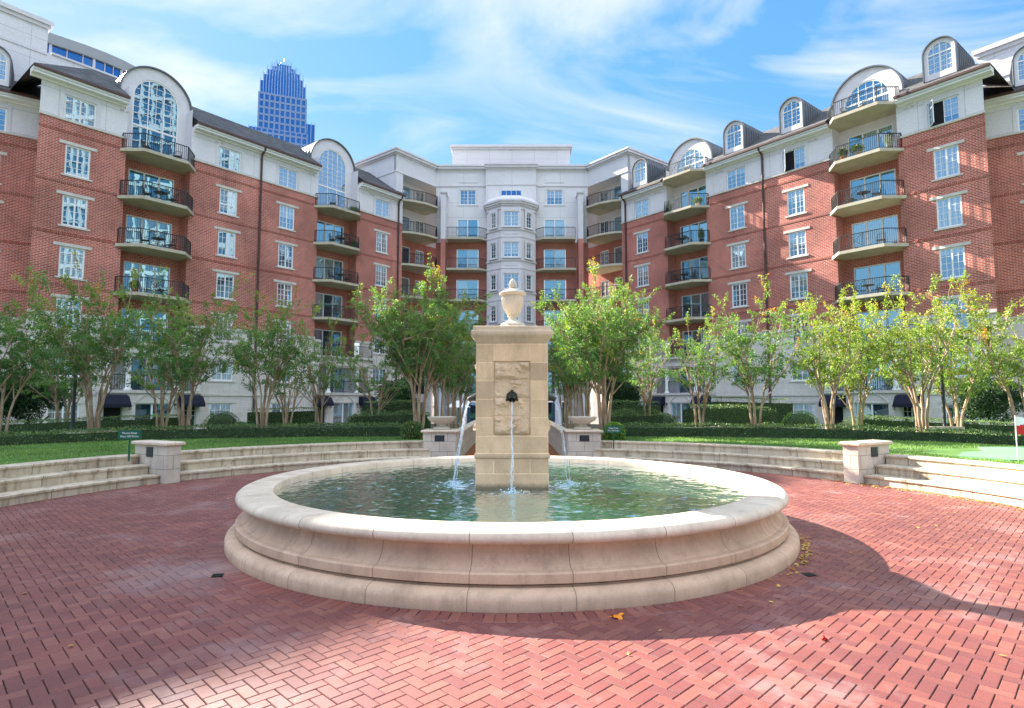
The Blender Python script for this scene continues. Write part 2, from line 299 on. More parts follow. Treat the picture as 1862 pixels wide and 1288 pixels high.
# ------------------------------------------------------------------ mesh builder
class MB:
    def __init__(s): s.v = []; s.f = []; s.u = []
    def face(s, pts, uvs=None):
        i = len(s.v); s.v += [tuple(p) for p in pts]; s.f.append(tuple(range(i, i+len(pts))))
        s.u += list(uvs) if uvs else [(p[0], p[2]) for p in pts]
    def box(s, x0, x1, y0, y1, z0, z1):
        if x0 > x1: x0, x1 = x1, x0
        if y0 > y1: y0, y1 = y1, y0
        if z0 > z1: z0, z1 = z1, z0
        P = lambda a, b, c: ((x0, x1)[a], (y0, y1)[b], (z0, z1)[c])
        for q, ax in (([(0,0,0),(1,0,0),(1,0,1),(0,0,1)], 'xz'), ([(1,1,0),(0,1,0),(0,1,1),(1,1,1)], 'xz'),
                      ([(0,1,0),(0,0,0),(0,0,1),(0,1,1)], 'yz'), ([(1,0,0),(1,1,0),(1,1,1),(1,0,1)], 'yz'),
                      ([(0,0,1),(1,0,1),(1,1,1),(0,1,1)], 'xy'), ([(0,1,0),(1,1,0),(1,0,0),(0,0,0)], 'xy')):
            pts = [P(*c) for c in q]; ia = 'xyz'.index(ax[0]); ib = 'xyz'.index(ax[1])
            s.face(pts, [(p[ia], p[ib]) for p in pts])
    def prism(s, poly, z0, z1, caps=True):
        n = len(poly); L = 0
        for i in range(n):
            a, b = poly[i], poly[(i+1) % n]; d = math.dist(a, b)
            s.face([(*a, z0), (*b, z0), (*b, z1), (*a, z1)], [(L, z0), (L+d, z0), (L+d, z1), (L, z1)]); L += d
        if caps:
            s.face([(*p, z1) for p in poly], [p for p in poly]); s.face([(*p, z0) for p in reversed(poly)], [p for p in reversed(poly)])
    def xprism(s, poly, y0, y1, caps=True):      # polygon in x,z extruded along y
        n = len(poly); L = 0
        for i in range(n):
            a, b = poly[i], poly[(i+1) % n]; d = math.dist(a, b)
            s.face([(a[0], y0, a[1]), (b[0], y0, b[1]), (b[0], y1, b[1]), (a[0], y1, a[1])], [(L, y0), (L+d, y0), (L+d, y1), (L, y1)]); L += d
        if caps:
            s.face([(p[0], y0, p[1]) for p in poly], list(poly)); s.face([(p[0], y1, p[1]) for p in reversed(poly)], list(reversed(poly)))
    def band(s, outer, inner, y0, y1):            # ring sector between two equal-length polylines in x,z
        n = len(outer)
        for i in range(n-1):
            a, b, c, d = outer[i], outer[i+1], inner[i+1], inner[i]
            for q in ([(a, y0), (b, y0), (c, y0), (d, y0)], [(d, y1), (c, y1), (b, y1), (a, y1)], [(a, y1), (b, y1), (b, y0), (a, y0)], [(d, y0), (c, y0), (c, y1), (d, y1)]):
                s.face([(p[0], y, p[1]) for p, y in q], [(p[0], p[1]+y) for p, y in q])
        for p, q in ((outer[0], inner[0]), (inner[-1], outer[-1])):
            s.face([(p[0], y0, p[1]), (q[0], y0, q[1]), (q[0], y1, q[1]), (p[0], y1, p[1])])
    def tube(s, pts, rad, n=8, cap=True):
        if not hasattr(rad, '__len__'): rad = [rad]*len(pts)
        pts = [Vector(p) for p in pts]; rings = []; L = 0
        for i, p in enumerate(pts):
            t = (pts[min(i+1, len(pts)-1)]-pts[max(i-1, 0)]).normalized()
            a = t.orthogonal().normalized() if i == 0 else (a-t*a.dot(t)).normalized()
            b = t.cross(a); base = len(s.v)
            s.v += [tuple(p+(a*math.cos(2*PI*k/n)+b*math.sin(2*PI*k/n))*rad[i]) for k in range(n)]
            if i: L += (p-pts[i-1]).length
            rings.append((base, L))
        for (r0, l0), (r1, l1) in zip(rings, rings[1:]):
            for k in range(n):
                k2 = (k+1) % n; s.f.append((r0+k, r0+k2, r1+k2, r1+k)); s.u += [(k/n, l0), ((k+1)/n, l0), ((k+1)/n, l1), (k/n, l1)]
        if cap:
            for r, rev in ((rings[0][0], True), (rings[-1][0], False)):
                idx = list(range(r, r+n)); idx = idx[::-1] if rev else idx
                s.f.append(tuple(idx)); s.u += [(0, 0)]*n
    def lathe(s, prof, n=48, c=(0, 0, 0), uscale=None, a0=0, a1=2*PI, fn=None):
        full = abs(a1-a0-2*PI) < 1e-6; m = n if full else n+1; base = len(s.v); L = [0]
        for p, q in zip(prof, prof[1:]): L.append(L[-1]+math.dist(p, q))
        for (r, z) in prof:
            for k in range(m):
                a = a0+(a1-a0)*k/n; rr = fn(r, z, a) if fn else r
                s.v.append((c[0]+rr*math.cos(a), c[1]+rr*math.sin(a), c[2]+z))
        R = uscale or max(r for r, z in prof)
        for i in range(len(prof)-1):
            for k in range(n):
                k2 = (k+1) % m if full else k+1
                u0 = (a1-a0)*k/n*R; u1 = (a1-a0)*(k+1)/n*R
                s.f.append((base+i*m+k, base+i*m+k2, base+(i+1)*m+k2, base+(i+1)*m+k)); s.u += [(u0, L[i]), (u1, L[i]), (u1, L[i+1]), (u0, L[i+1])]
    def mesh(s, name, mat, smooth=False, recalc=True):
        me = bpy.data.meshes.new(name); me.from_pydata(s.v, [], s.f); uv = me.uv_layers.new(name='UVMap')
        uv.data.foreach_set('uv', np.array(s.u, dtype=np.float32).ravel())
        me.materials.append(mat)
        if recalc:
            bm = bmesh.new(); bm.from_mesh(me); bmesh.ops.remove_doubles(bm, verts=bm.verts, dist=1e-5); bmesh.ops.recalc_face_normals(bm, faces=bm.faces); bm.to_mesh(me); bm.free()
        if smooth:
            me.polygons.foreach_set('use_smooth', [True]*len(me.polygons))
            try: me.set_sharp_from_angle(angle=math.radians(38))
            except Exception: pass
        me.update(); return me

def cloudmesh(name, V, F, r, mat):
    """V (n,3), F (m,4) quads, r per-face random"""
    me = bpy.data.meshes.new(name); me.vertices.add(len(V)); me.vertices.foreach_set('co', np.asarray(V, np.float32).ravel())
    m, k = F.shape; me.loops.add(m*k); me.loops.foreach_set('vertex_index', F.astype(np.int32).ravel())
    me.polygons.add(m); me.polygons.foreach_set('loop_start', np.arange(0, m*k, k, dtype=np.int32)); me.polygons.foreach_set('loop_total', np.full(m, k, np.int32))
    a = me.attributes.new('rnd', 'FLOAT', 'FACE'); a.data.foreach_set('value', np.asarray(r, np.float32))
    me.polygons.foreach_set('use_smooth', [False]*m)
    me.materials.append(mat); me.update(); me.validate(); return me

def tag(o, label=None, cat=None, group=None, kind=None):
    if label: o['label'] = label
    if cat: o['category'] = cat
    if group: o['group'] = group
    if kind: o['kind'] = kind
    return o
def ob(name, me, parent=None, mat4=None):
    o = bpy.data.objects.new(name, me); COL.objects.link(o)
    if parent: o.parent = parent
    if mat4 is not None: o.matrix_local = mat4
    return o
def empty(name, loc=(0, 0, 0), rz=0, label=None, cat=None, group=None):
    o = bpy.data.objects.new(name, None); COL.objects.link(o); o.location = loc; o.rotation_euler = (0, 0, rz); o.empty_display_size = .3
    return tag(o, label, cat, group)
def inst(spec, parent, mat4=None):
    o = ob(spec[0], spec[1], parent, mat4)
    for ch in spec[2]: inst(ch, o)
    return o
def copy_tree(src, parent=None):
    c = src.copy(); COL.objects.link(c); c.parent = parent
    for ch in list(src.children): copy_tree(ch, c)
    return c

# ================================================================== GROUND
FC = (0.0, 8.15)          # fountain centre
def ring_poly(r, n=160): return [(FC[0]+r*math.cos(2*PI*k/n), FC[1]+r*math.sin(2*PI*k/n)) for k in range(n)]
mb = MB(); mb.face([(-900, -300, -.64), (900, -300, -.64), (900, 1500, -.64), (-900, 1500, -.64)], [(0, 0)]*4)
tag(ob('ground', mb.mesh('ground', M['earth'], recalc=False)), kind='structure')
mb = MB(); P = ring_poly(9.0); mb.prism([(x, y) for x, y in P], -.70, -.012)
tag(ob('plaza_base', mb.mesh('plaza_base', M['joint'])), kind='structure')
# herringbone clay pavers
def pavers():
    Wd = .0815; g = .0058; V = []; F = []; R = []
    c45 = math.cos(PI/4)
    rng = np.random.RandomState(3); n = 152
    for i in range(-n, n):
        for j in range(-n, n):
            k = (i-j) % 4
            if k == 0: x0, y0, w, h = i, j, 2, 1
            elif k == 3: x0, y0, w, h = i, j, 1, 2
            else: continue
            cx_, cy_ = (x0+w/2)*Wd, (y0+h/2)*Wd
            X = cx_*c45-cy_*c45; Y = cx_*c45+cy_*c45+7.0
            d = math.hypot(X-FC[0], Y-FC[1])
            if d > 7.95 or d < 3.52 or Y < .3: continue
            dz = rng.uniform(-.0008, .0008)-(.0035 if d < 3.86 else 0); b = .0028
            for (ins, z) in ((g/2, -.011), (g/2, -.004+dz), (g/2+b, 0.0+dz)):
                for (u, v) in ((0, 0), (1, 0), (1, 1), (0, 1)):
                    px = (x0+u*w)*Wd+(ins if u == 0 else -ins); py = (y0+v*h)*Wd+(ins if v == 0 else -ins)
                    V.append((px*c45-py*c45, px*c45+py*c45+7.0, z))
            o = len(V)-12; r = rng.rand()
            F.append((o+8, o+9, o+10, o+11)); R.append(r)
            for a in range(4):
                a2 = (a+1) % 4
                F.append((o+4+a, o+4+a2, o+8+a2, o+8+a)); R.append(r)
                F.append((o+a, o+a2, o+4+a2, o+4+a)); R.append(r)
    # soldier course round the basin
    N = 262
    for q in range(N):
        a0 = 2*PI*q/N+.0008; a1 = 2*PI*(q+1)/N-.0008; dz = rng.uniform(-.001, .001); r = rng.rand()
        for (ins, z) in ((0, -.011), (0, -.004+dz), (.006, dz)):
            for (aa, rr) in ((a0+ins/3.5, 3.40), (a1-ins/3.5, 3.40), (a1-ins/3.5, 3.655-ins), (a0+ins/3.5, 3.655-ins)):
                V.append((FC[0]+rr*math.cos(aa), FC[1]+rr*math.sin(aa), z))
        o = len(V)-12
        F.append((o+8, o+9, o+10, o+11)); R.append(r)
        for a in range(4):
            a2 = (a+1) % 4; F.append((o+4+a, o+4+a2, o+8+a2, o+8+a)); R.append(r)
    return cloudmesh('brick_paving', np.array(V), np.array(F), R, M['paver'])
tag(ob('brick_paving', pavers()), kind='structure')
# path to the building
mb = MB(); mb.box(-1.42, 1.42, 15.9, 57, -.2, -.004)
tag(ob('garden_path', mb.mesh('garden_path', M['mulch'])), kind='structure')

# lawn banks either side (sheet rising behind the seat walls, falling to the building)
def lawn_z(r): return .50 if r < 14 else .50-.95*min(1, (r-14)/13)
def gz(x, y):
    r = math.hypot(x-FC[0], y-FC[1])
    return lawn_z(r)
def lawn(sgn):
    V = []; F = []; nr, na = 40, 90
    for i in range(nr+1):
        r = 8.8+(30*(i/nr)**1.6)
        am = math.asin(1.62/r)
        for k in range(na+1):
            a = am+(math.radians(150)-am)*k/na
            x, y = sgn*r*math.sin(a), r*math.cos(a)
            V.append((FC[0]+x, FC[1]+y, lawn_z(r)+.012*noise.noise(Vector((x*.5, y*.5, 0)))))
    for i in range(nr):
        for k in range(na):
            a = i*(na+1)+k; q = (a, a+1, a+na+2, a+na+1); F.append(q if sgn > 0 else q[::-1])
    return cloudmesh('lawn', np.array(V), np.array(F)[:, ::-1], np.zeros(len(F)), M['turf'])
for sgn in (-1, 1): tag(ob('lawn', lawn(sgn)), kind='structure')

def in_lawn(x, y, r0=8.95, r1=13.2):
    r = math.hypot(x-FC[0], y-FC[1]); return r0 < r < r1 and abs(x) > 1.9
def blades():
    rng = np.random.RandomState(5); n = 150000
    a = rng.uniform(math.radians(8), math.radians(100), n); r = np.sqrt(rng.uniform(8.93**2, 15.5**2, n)); sg = np.where(rng.rand(n) < .5, -1, 1)
    x = sg*r*np.sin(a); y = FC[1]+r*np.cos(a)
    k = (np.abs(x) < 1.02*y) & (np.abs(x) > 1.9) & ~(((x-11.6)/2.9)**2+((y-12.4)/2.0)**2 < 1); x, y, r = x[k], y[k], r[k]; n = len(x)
    z = np.where(r < 14, .50, .50-.95*np.clip((r-14)/13, 0, 1))-.005
    th = rng.uniform(0, 2*PI, n); h = rng.uniform(.02, .042, n); w = rng.uniform(.005, .010, n)
    lx = rng.normal(0, .014, n); ly = rng.normal(0, .014, n)
    V = np.empty((n, 4, 3)); dx = np.cos(th)*w; dy = np.sin(th)*w
    V[:, 0] = np.c_[x-dx, y-dy, z]; V[:, 1] = np.c_[x+dx, y+dy, z]; V[:, 2] = np.c_[x+lx+dx*.3, y+ly+dy*.3, z+h]; V[:, 3] = np.c_[x+lx-dx*.3, y+ly-dy*.3, z+h]
    F = np.arange(n*4).reshape(n, 4)
    return cloudmesh('grass', V.reshape(-1, 3), F, rng.rand(n), M['blade'])
tag(ob('grass', blades()), 'short green lawn grass behind the curved stone steps', 'grass', kind='stuff')
# putting green
mb = MB(); pg = [(8.6+.2, 12.0), (9.6, 12.9), (10.3, 13.2), (11.0, 14.3), (12.4, 14.5), (14.0, 13.0), (14.5, 11.0), (12.5, 10.2), (10.2, 10.6), (9.2, 11.2)]
mb.prism(pg, .46, .524); tag(ob('putting_green', mb.mesh('putting_green', M['green'])), kind='structure')

# ================================================================== SEAT STEPS
def arc_step(name, tiers, a0, a1, label):
    """tiers (r0, r1, ztop): stepped wall swept round the plaza between bearings a0..a1 (from +Y, clockwise)"""
    root = empty(name, (FC[0]+8.2*math.sin((a0+a1)/2), FC[1]+8.2*math.cos((a0+a1)/2), 0), label=label, cat='stone steps', group='curved stone seat steps around the plaza')
    inv = Matrix.Translation(-root.location)
    for ti, (r0, r1, z0, z1) in enumerate(tiers):
        mb = MB(); n = max(8, int(abs(a1-a0)*r0/.18)); off = .37*ti
        prof = [(r0+.02, z0), (r0+.02, z1-.045), (r0-.01, z1-.04), (r0-.012, z1-.008), (r0, z1), (r1, z1), (r1, z0)]
        L = [0]
        for p, q in zip(prof, prof[1:]): L.append(L[-1]+math.dist(p, q))
        for k in range(n):
            b0 = a0+(a1-a0)*k/n; b1 = a0+(a1-a0)*(k+1)/n
            for i in range(len(prof)-1):
                (ra, za), (rb, zb) = prof[i], prof[i+1]
                u0, u1 = b0*r0+off, b1*r0+off
                mb.face([(FC[0]+ra*math.sin(b0), FC[1]+ra*math.cos(b0), za), (FC[0]+ra*math.sin(b1), FC[1]+ra*math.cos(b1), za), (FC[0]+rb*math.sin(b1), FC[1]+rb*math.cos(b1), zb), (FC[0]+rb*math.sin(b0), FC[1]+rb*math.cos(b0), zb)],
                        [(u0, L[i]+.02), (u1, L[i]+.02), (u1, L[i+1]+.02), (u0, L[i+1]+.02)])
        for b in (a0, a1):
            mb.face([(FC[0]+r*math.sin(b), FC[1]+r*math.cos(b), z) for r, z in prof], [(r, z) for r, z in prof])
        ob('step', mb.mesh('step', M['step']), root, inv)
    return root
TI = [(7.80, 8.20, -.05, .165), (8.17, 8.55, -.05, .345), (8.52, 8.92, -.05, .525)]
rad = math.radians
PA = 60.5      # bearing of the side piers
arc_step('seat_steps', TI, rad(15.6), rad(PA-1.2), 'curved stone steps right of the fountain, between bowl pedestal and pier')
arc_step('seat_steps', TI, rad(PA+1.2), rad(128), 'curved stone steps running out of frame at the right, edged with yellow fallen leaves')
arc_step('seat_steps', TI, -rad(PA-1.2), -rad(15.6), 'long curved run of three stone steps left of the fountain, behind the basin rim')
arc_step('seat_steps', TI, -rad(128), -rad(PA+1.2), 'stained curved stone steps running out of frame at the left edge')

def pier(sgn):
    root = empty('stone_pier', (FC[0]+sgn*7.72*math.sin(rad(PA)), FC[1]+7.72*math.cos(rad(PA)), 0), -sgn*rad(PA),
                 ('stone pier with dark plaque left of the fountain, beside a green lawn sign', 'sunlit stone pier with dark plaque ending the steps right of the fountain')[sgn > 0], 'stone pier', 'stone piers at the step ends')
    # local: +y outward from plaza, x tangential
    mb = MB(); mb.box(-.15, .15, -.08, 1.00, -.03, .735); ob('shaft', mb.mesh('shaft', M['pier']), root)
    mb = MB()
    pr = [(.27, .72), (.29, .735), (.29, .775), (.275, .79), (.20, .80)]
    x0, y0, y1 = .27, -.12, 1.12
    rows = [((.165, -.10, 1.02), .722), ((.20, -.13, 1.05), .738), ((.207, -.137, 1.057), .76), ((.20, -.13, 1.05), .785), ((.175, -.105, 1.025), .80)]
    P = [[(-a, b, z), (a, b, z), (a, c, z), (-a, c, z)] for (a, b, c), z in rows]
    for p, q in zip(P, P[1:]):
        for k in range(4): k2 = (k+1) % 4; mb.face([p[k], p[k2], q[k2], q[k]])
    mb.face(P[-1]); mb.face(P[0][::-1]); ob('cap', mb.mesh('cap', M['basincap'], True), root)
    # plaque set on the face towards the camera
    mb = MB(); s = -sgn*-1
    mb.box(sgn*.151, sgn*.163, .36, .58, .50, .69); ob('plaque', mb.mesh('plaque', M['plaque']), root)
for s in (-1, 1): pier(s)

def pedestal(sgn):
    root = empty('planter_pedestal', (sgn*1.92, 16.48, 0), 0, ('square stone pedestal under a bowl, left of the garden path behind the fountain', 'square stone pedestal under a bowl, right of the garden path behind the fountain')[sgn > 0], 'pedestal', 'bowl pedestals beside the path')
    mb = MB(); mb.box(-.44, .44, -.44, .44, -.03, .77); ob('shaft', mb.mesh('shaft', M['pier']), root)
    mb = MB(); rows = [(.45, .765), (.49, .775), (.50, .80), (.49, .825), (.46, .835)]
    P = [[(-a, -a, z), (a, -a, z), (a, a, z), (-a, a, z)] for a, z in rows]
    for p, q in zip(P, P[1:]):
        for k in range(4): k2 = (k+1) % 4; mb.face([p[k], p[k2], q[k2], q[k]])
    mb.face(P[-1]); mb.face(P[0][::-1]); ob('cap', mb.mesh('cap', M['basincap'], True), root)
    mb = MB(); mb.box(-.13, .13, -.452, -.441, .54, .70); ob('plaque', mb.mesh('plaque', M['plaque']), root)
    b = empty('planter_bowl', (sgn*1.92, 16.48, .836), 0, ('wide shallow stone planter bowl on the left pedestal', 'wide shallow stone planter bowl on the right pedestal')[sgn > 0], 'planter', 'stone bowls on pedestals')
    mb = MB(); mb.lathe([(.0, 0), (.22, 0), (.235, .02), (.23, .05), (.16, .075), (.12, .10), (.11, .13), (.14, .15), (.26, .19), (.35, .25), (.385, .31), (.395, .34), (.37, .345), (.34, .30), (.0, .27)], 40)
    ob('bowl', mb.mesh('bowl', M['urn'], True), b)
    mb = MB(); mb.lathe([(0, .315), (.2, .325), (.345, .312)], 24); ob('soil', mb.mesh('soil', M['earth'], True), b)
for s in (-1, 1): pedestal(s)

# low walls along the path
for s in (-1, 1):
    root = empty('garden_wall', (s*1.52, 17, 0), 0, ('low stone wall edging the left side of the path behind the fountain', 'low stone wall edging the right side of the path behind the fountain')[s > 0], 'wall', 'low walls along the path')
    mb = MB(); mb.box(-.10, .10, 0, 14, -.1, .70); ob('wall', mb.mesh('wall', M['pier']), root)
    mb = MB(); mb.box(-.14, .14, -.02, 14.03, .702, .77); ob('coping', mb.mesh('coping', M['basincap']), root)

# ================================================================== FOUNTAIN
ft = empty('fountain', (FC[0], FC[1], 0), 0, 'large round cast stone fountain basin with carved pillar and three spouts in the brick plaza', 'fountain')
NS = 160
mb = MB(); mb.lathe([(3.10, -.02), (3.455, -.02), (3.465, .01), (3.465, .078), (3.458, .105), (3.438, .128), (3.405, .142), (3.36, .148), (3.325, .150), (3.318, .158), (3.2, .158)], NS, uscale=3.46)
ob('plinth', mb.mesh('plinth', M['basin'], True), ft)
mb = MB(); mb.lathe([(3.2, .150), (3.33, .172), (3.362, .180), (3.364, .187), (3.364, .252), (3.356, .261), (3.350, .263), (3.300, .268), (3.294, .275), (3.262, .300), (3.235, .335), (3.216, .39), (3.207, .44), (3.206, .475)], NS, uscale=3.46)
mb.lathe([(2.985, .475), (2.985, .02)], NS, uscale=3.46)
ob('wall', mb.mesh('wall', M['basin'], True, False), ft)
mb = MB(); mb.lathe([(3.20, .470), (3.315, .472), (3.345, .480), (3.365, .498), (3.372, .520), (3.366, .545), (3.345, .566), (3.315, .578), (3.28, .582), (2.995, .582), (2.977, .574), (2.97, .555), (2.97, .485), (2.99, .474)], NS, uscale=3.46)
ob('coping', mb.mesh('coping', M['basincap'], True), ft)
mb = MB(); mb.lathe([(0, .03), (2.99, .03)], 64); ob('pool_floor', mb.mesh('pool_floor', M['poolfloor']), ft)
def water_surface():
    nr, na = 150, 460; V = []; F = []
    jets = ((-.74, 0), (.74, 0), (0, -.72))
    for i in range(nr+1):
        r = .02+2.955*(i/nr)**.85
        for k in range(na):
            a_ = 2*PI*k/na; x, y = r*math.cos(a_), r*math.sin(a_); z = 0
            z += .0060*noise.noise(Vector((x*3.2, y*3.2, 1.3)))+.0075*noise.noise(Vector((x*8+5, y*9, 4.1)))+.0050*noise.noise(Vector((x*17, y*20, 9.7)))
            for (jx, jy) in jets:
                d = math.hypot(x-jx, y-jy); z += .0065*math.sin(d*58)*math.exp(-2.6*d)
            V.append((x, y, .486+z))
    for i in range(nr):
        for k in range(na): k2 = (k+1) % na; F.append((i*na+k, i*na+k2, (i+1)*na+k2, (i+1)*na+k))
    me = cloudmesh('water', np.array(V), np.array(F), np.zeros(len(F)), M['water']); me.polygons.foreach_set('use_smooth', [True]*len(me.polygons)); return me
o = ob('water', water_surface(), ft)
o['label'] = 'rippled green pool water'
# pillar
PW = .462
mb = MB()
def colbox(mb, h, z0, z1, hole=None):
    for k in range(4):
        R = Matrix.Rotation(k*PI/2, 3, 'Z'); q = [(-h, -h, z0), (h, -h, z0), (h, -h, z1), (-h, -h, z1)]
        if hole and True:
            hx, a, b, d = hole; xs = [-h, -hx, hx, h]; zs = [z0, a, b, z1]
            for i in range(3):
                for j in range(3):
                    if i == 1 and j == 1: continue
                    p = [(xs[i], -h, zs[j]), (xs[i+1], -h, zs[j]), (xs[i+1], -h, zs[j+1]), (xs[i], -h, zs[j+1])]
                    mb.face([R @ Vector(v) for v in p], [(v[0]+.46*3.5, v[2]+.02) for v in p])
            rim = [(-hx, a), (hx, a), (hx, b), (-hx, b)]
            for i in range(4):
                (xa, za), (xb, zb) = rim[i], rim[(i+1) % 4]
                p = [(xa, -h, za), (xb, -h, zb), (xb, -h+d, zb), (xa, -h+d, za)]
                mb.face([R @ Vector(v) for v in p], [(.2, .1)]*4)
        else: mb.face([R @ Vector(v) for v in q], [(v[0]+.46*3.5, v[2]+.02) for v in q])
    mb.face([(-h, -h, z1), (h, -h, z1), (h, h, z1), (-h, h, z1)])
colbox(mb, PW, .03, .905, None)
ob('base', mb.mesh('base', M['pillar']), ft)
mb = MB(); colbox(mb, PW-.001, .905, 2.345, (.235, 1.175, 2.115, .03)); ob('shaft', mb.mesh('shaft', M['pillar']), ft)
mb = MB()
def square_mould(mb, prof):
    P = [[(-a, -a, z), (a, -a, z), (a, a, z), (-a, a, z)] for a, z in prof]
    for p, q in zip(P, P[1:]):
        for k in range(4): k2 = (k+1) % 4; mb.face([p[k], p[k2], q[k2], q[k]], [(k, p[0][2]), (k+.9, p[0][2]), (k+.9, q[0][2]), (k, q[0][2])])
    mb.face(P[-1]); mb.face(P[0][::-1])
square_mould(mb, [(PW, .875), (PW+.018, .885), (PW+.024, .905), (PW+.018, .925), (PW+.004, .945)]); ob('moulding', mb.mesh('moulding', M['pillar'], True), ft)
mb = MB(); square_mould(mb, [(PW, 2.345), (PW+.012, 2.365), (PW+.028, 2.40), (PW+.046, 2.425), (PW+.062, 2.445), (PW+.068, 2.475), (PW+.062, 2.50), (PW+.045, 2.512), (PW+.040, 2.53), (PW+.038, 2.56), (PW+.03, 2.565)])
ob('cap', mb.mesh('cap', M['pillarcap'], True), ft)
# rough split-faced panels: lumpy relief
def rough_panel(k):
    n, m = 44, 84; V = []; F = []; R = Matrix.Rotation(k*PI/2, 3, 'Z')
    seeds = [(-.02, 2.02, .17, .075, .05), (.02, 1.80, .20, .07, .022), (.03, 1.42, .15, .06, .025), (.0, 1.30, .17, .095, .060), (.1, 1.62, .1, .06, .012), (-.1, 1.58, .08, .09, .014)]
    mb = MB()
    for j in range(m+1):
        for i in range(n+1):
            x = -.235+.47*i/n; z = 1.175+.94*j/m; d = .004
            nn = noise.fractal(Vector((x*7+k*9, z*7, k*3.0)), .8, 2.2, 5)
            blk = int(min(3, (z-1.175)/.235)); eb = min(z-1.175-blk*.235, 1.175+(blk+1)*.235-z, x+.235, .235-x)
            n2_ = noise.fractal(Vector((x*4.3+blk*7.7+k*5, z*6.5+blk*3, k*2.0)), .7, 2.1, 4)
            lim = (.075, .030, .026, .048)[blk]
            t_ = min(1, max(0, (n2_+(.30, .02, .08, .18)[blk])*3.2)); t2_ = min(1, max(0, (n2_-.12)*3.5))
            d = .004+lim*(.6*t_+.4*t2_)*min(1, max(0, eb)/.045)
            d += .007*nn+.0035*noise.noise(Vector((x*45, z*45, k)))
            if eb < .004: d = -.004
            e = min(x+.235, .235-x, z-1.175, 2.115-z)
            d = d*min(1, e/.02)
            V.append(tuple(R @ Vector((x, -PW+.022-d, z))))
    mb.v = V
    for j in range(m):
        for i in range(n): a = j*(n+1)+i; mb.f.append((a, a+1, a+n+2, a+n+1)); mb.u += [(7, 7)]*4
    return mb.mesh('carved_panel', M['rough'], True)
for k in range(4): ob('carved_panel', rough_panel(k), ft)
# spouts: collar ring and mouth
def spout(k):
    mb = MB(); R = Matrix.Rotation(k*PI/2, 4, 'Z')
    mb.tube([(0, -PW+.02, 1.655), (0, -PW-.02, 1.655)], [.075, .068], 20)
    mb.tube([(0, -PW-.02, 1.655), (0, -PW-.045, 1.652), (0, -PW-.05, 1.652)], [.055, .05, .044], 18)
    mb.tube([(0, -PW+.0, 1.648), (0, -PW-.06, 1.645), (0, -PW-.10, 1.632), (0, -PW-.125, 1.615)], [.042, .040, .036, .036], 16, cap=False)
    mb.tube([(0, -PW-.124, 1.6155), (0, -PW-.05, 1.645)], [.029, .029], 14, cap=False)
    for a in (0, 2.1, 4.2): mb.tube([(.075*math.sin(a), -PW+.0, 1.655+.075*math.cos(a)), (.078*math.sin(a), -PW-.03, 1.655+.078*math.cos(a))], [.02, .012], 8)
    me = mb.mesh('spout', M['bronze'], True); o = ob('spout', me, ft); o.matrix_local = R
for k in (0, 1, 3): spout(k)
# water jets
def jet(k, reach, zt, w0, w1, seed):
    R = Matrix.Rotation(k*PI/2, 4, 'Z'); mb = MB(); pts = []; rr = []
    rg = random.Random(seed)
    for strand in range(4):
        pts = []; rr = []; ph = rg.uniform(0, 6)
        for i in range(27):
            t = i/26; y = -PW-.10-reach*t**.72 if reach > .15 else -PW-.10-reach*t**.5; z = 1.60-(1.60-zt)*t**1.25
            wob = .004+.022*t
            pts.append((math.sin(t*9+ph)*wob*.6+rg.uniform(-1, 1)*.004, y+math.cos(t*7+ph)*wob, z)); rr.append((w0*(1-t)+w1*t)*(.25+.45*rg.random())*(1 if strand == 0 else .55)*(1 if rg.random() > .15+.25*t else .35))
        mb.tube(pts, rr, 7)
    for q in range(70):
        t = rg.random()**.6; y = -PW-.10-reach*t**.72; z = 1.60-(1.60-zt)*t**1.25; r = rg.uniform(.002, .0055); ox, oy = rg.gauss(0, .012+.022*t), rg.gauss(0, .010+.018*t)
        mb.tube([(ox, y+oy, z-r*2.2), (ox, y+oy, z), (ox, y+oy, z+r*1.4)], [.0008, r, .0008], 5)
    o = ob('water_jet', mb.mesh('water_jet', M['jet'], True), ft); o.matrix_local = R
    # splash
    mb = MB(); y = -PW-.10-reach; prof = [(0, .034), (.03, .036), (.06, .020), (.10, .010), (.16, .006), (.26, .003)]
    mb.lathe(prof, 40, c=(0, y, .472), fn=lambda r, z, a: r*(1+.35*noise.noise(Vector((math.cos(a)*3, math.sin(a)*3, seed+r*9)))))
    for q in range(150):
        a = rg.uniform(0, 2*PI); r = abs(rg.gauss(0, .12)); s = rg.uniform(.003, .010); z = .47+rg.random()**2*.09*(1-min(1, r/.3))+.004
        mb.tube([(r*math.cos(a), y+r*math.sin(a), z-s), (r*math.cos(a), y+r*math.sin(a), z), (r*math.cos(a), y+r*math.sin(a), z+s)], [.001, s*rg.uniform(.8, 1.6), .001], 5)
    o = ob('splash', mb.mesh('splash', M['foam'], True), ft); o.matrix_local = R
jet(0, .16, .47, .016, .018, 3); jet(3, .21, .47, .024, .034, 11); jet(1, .20, .47, .012, .014, 5)
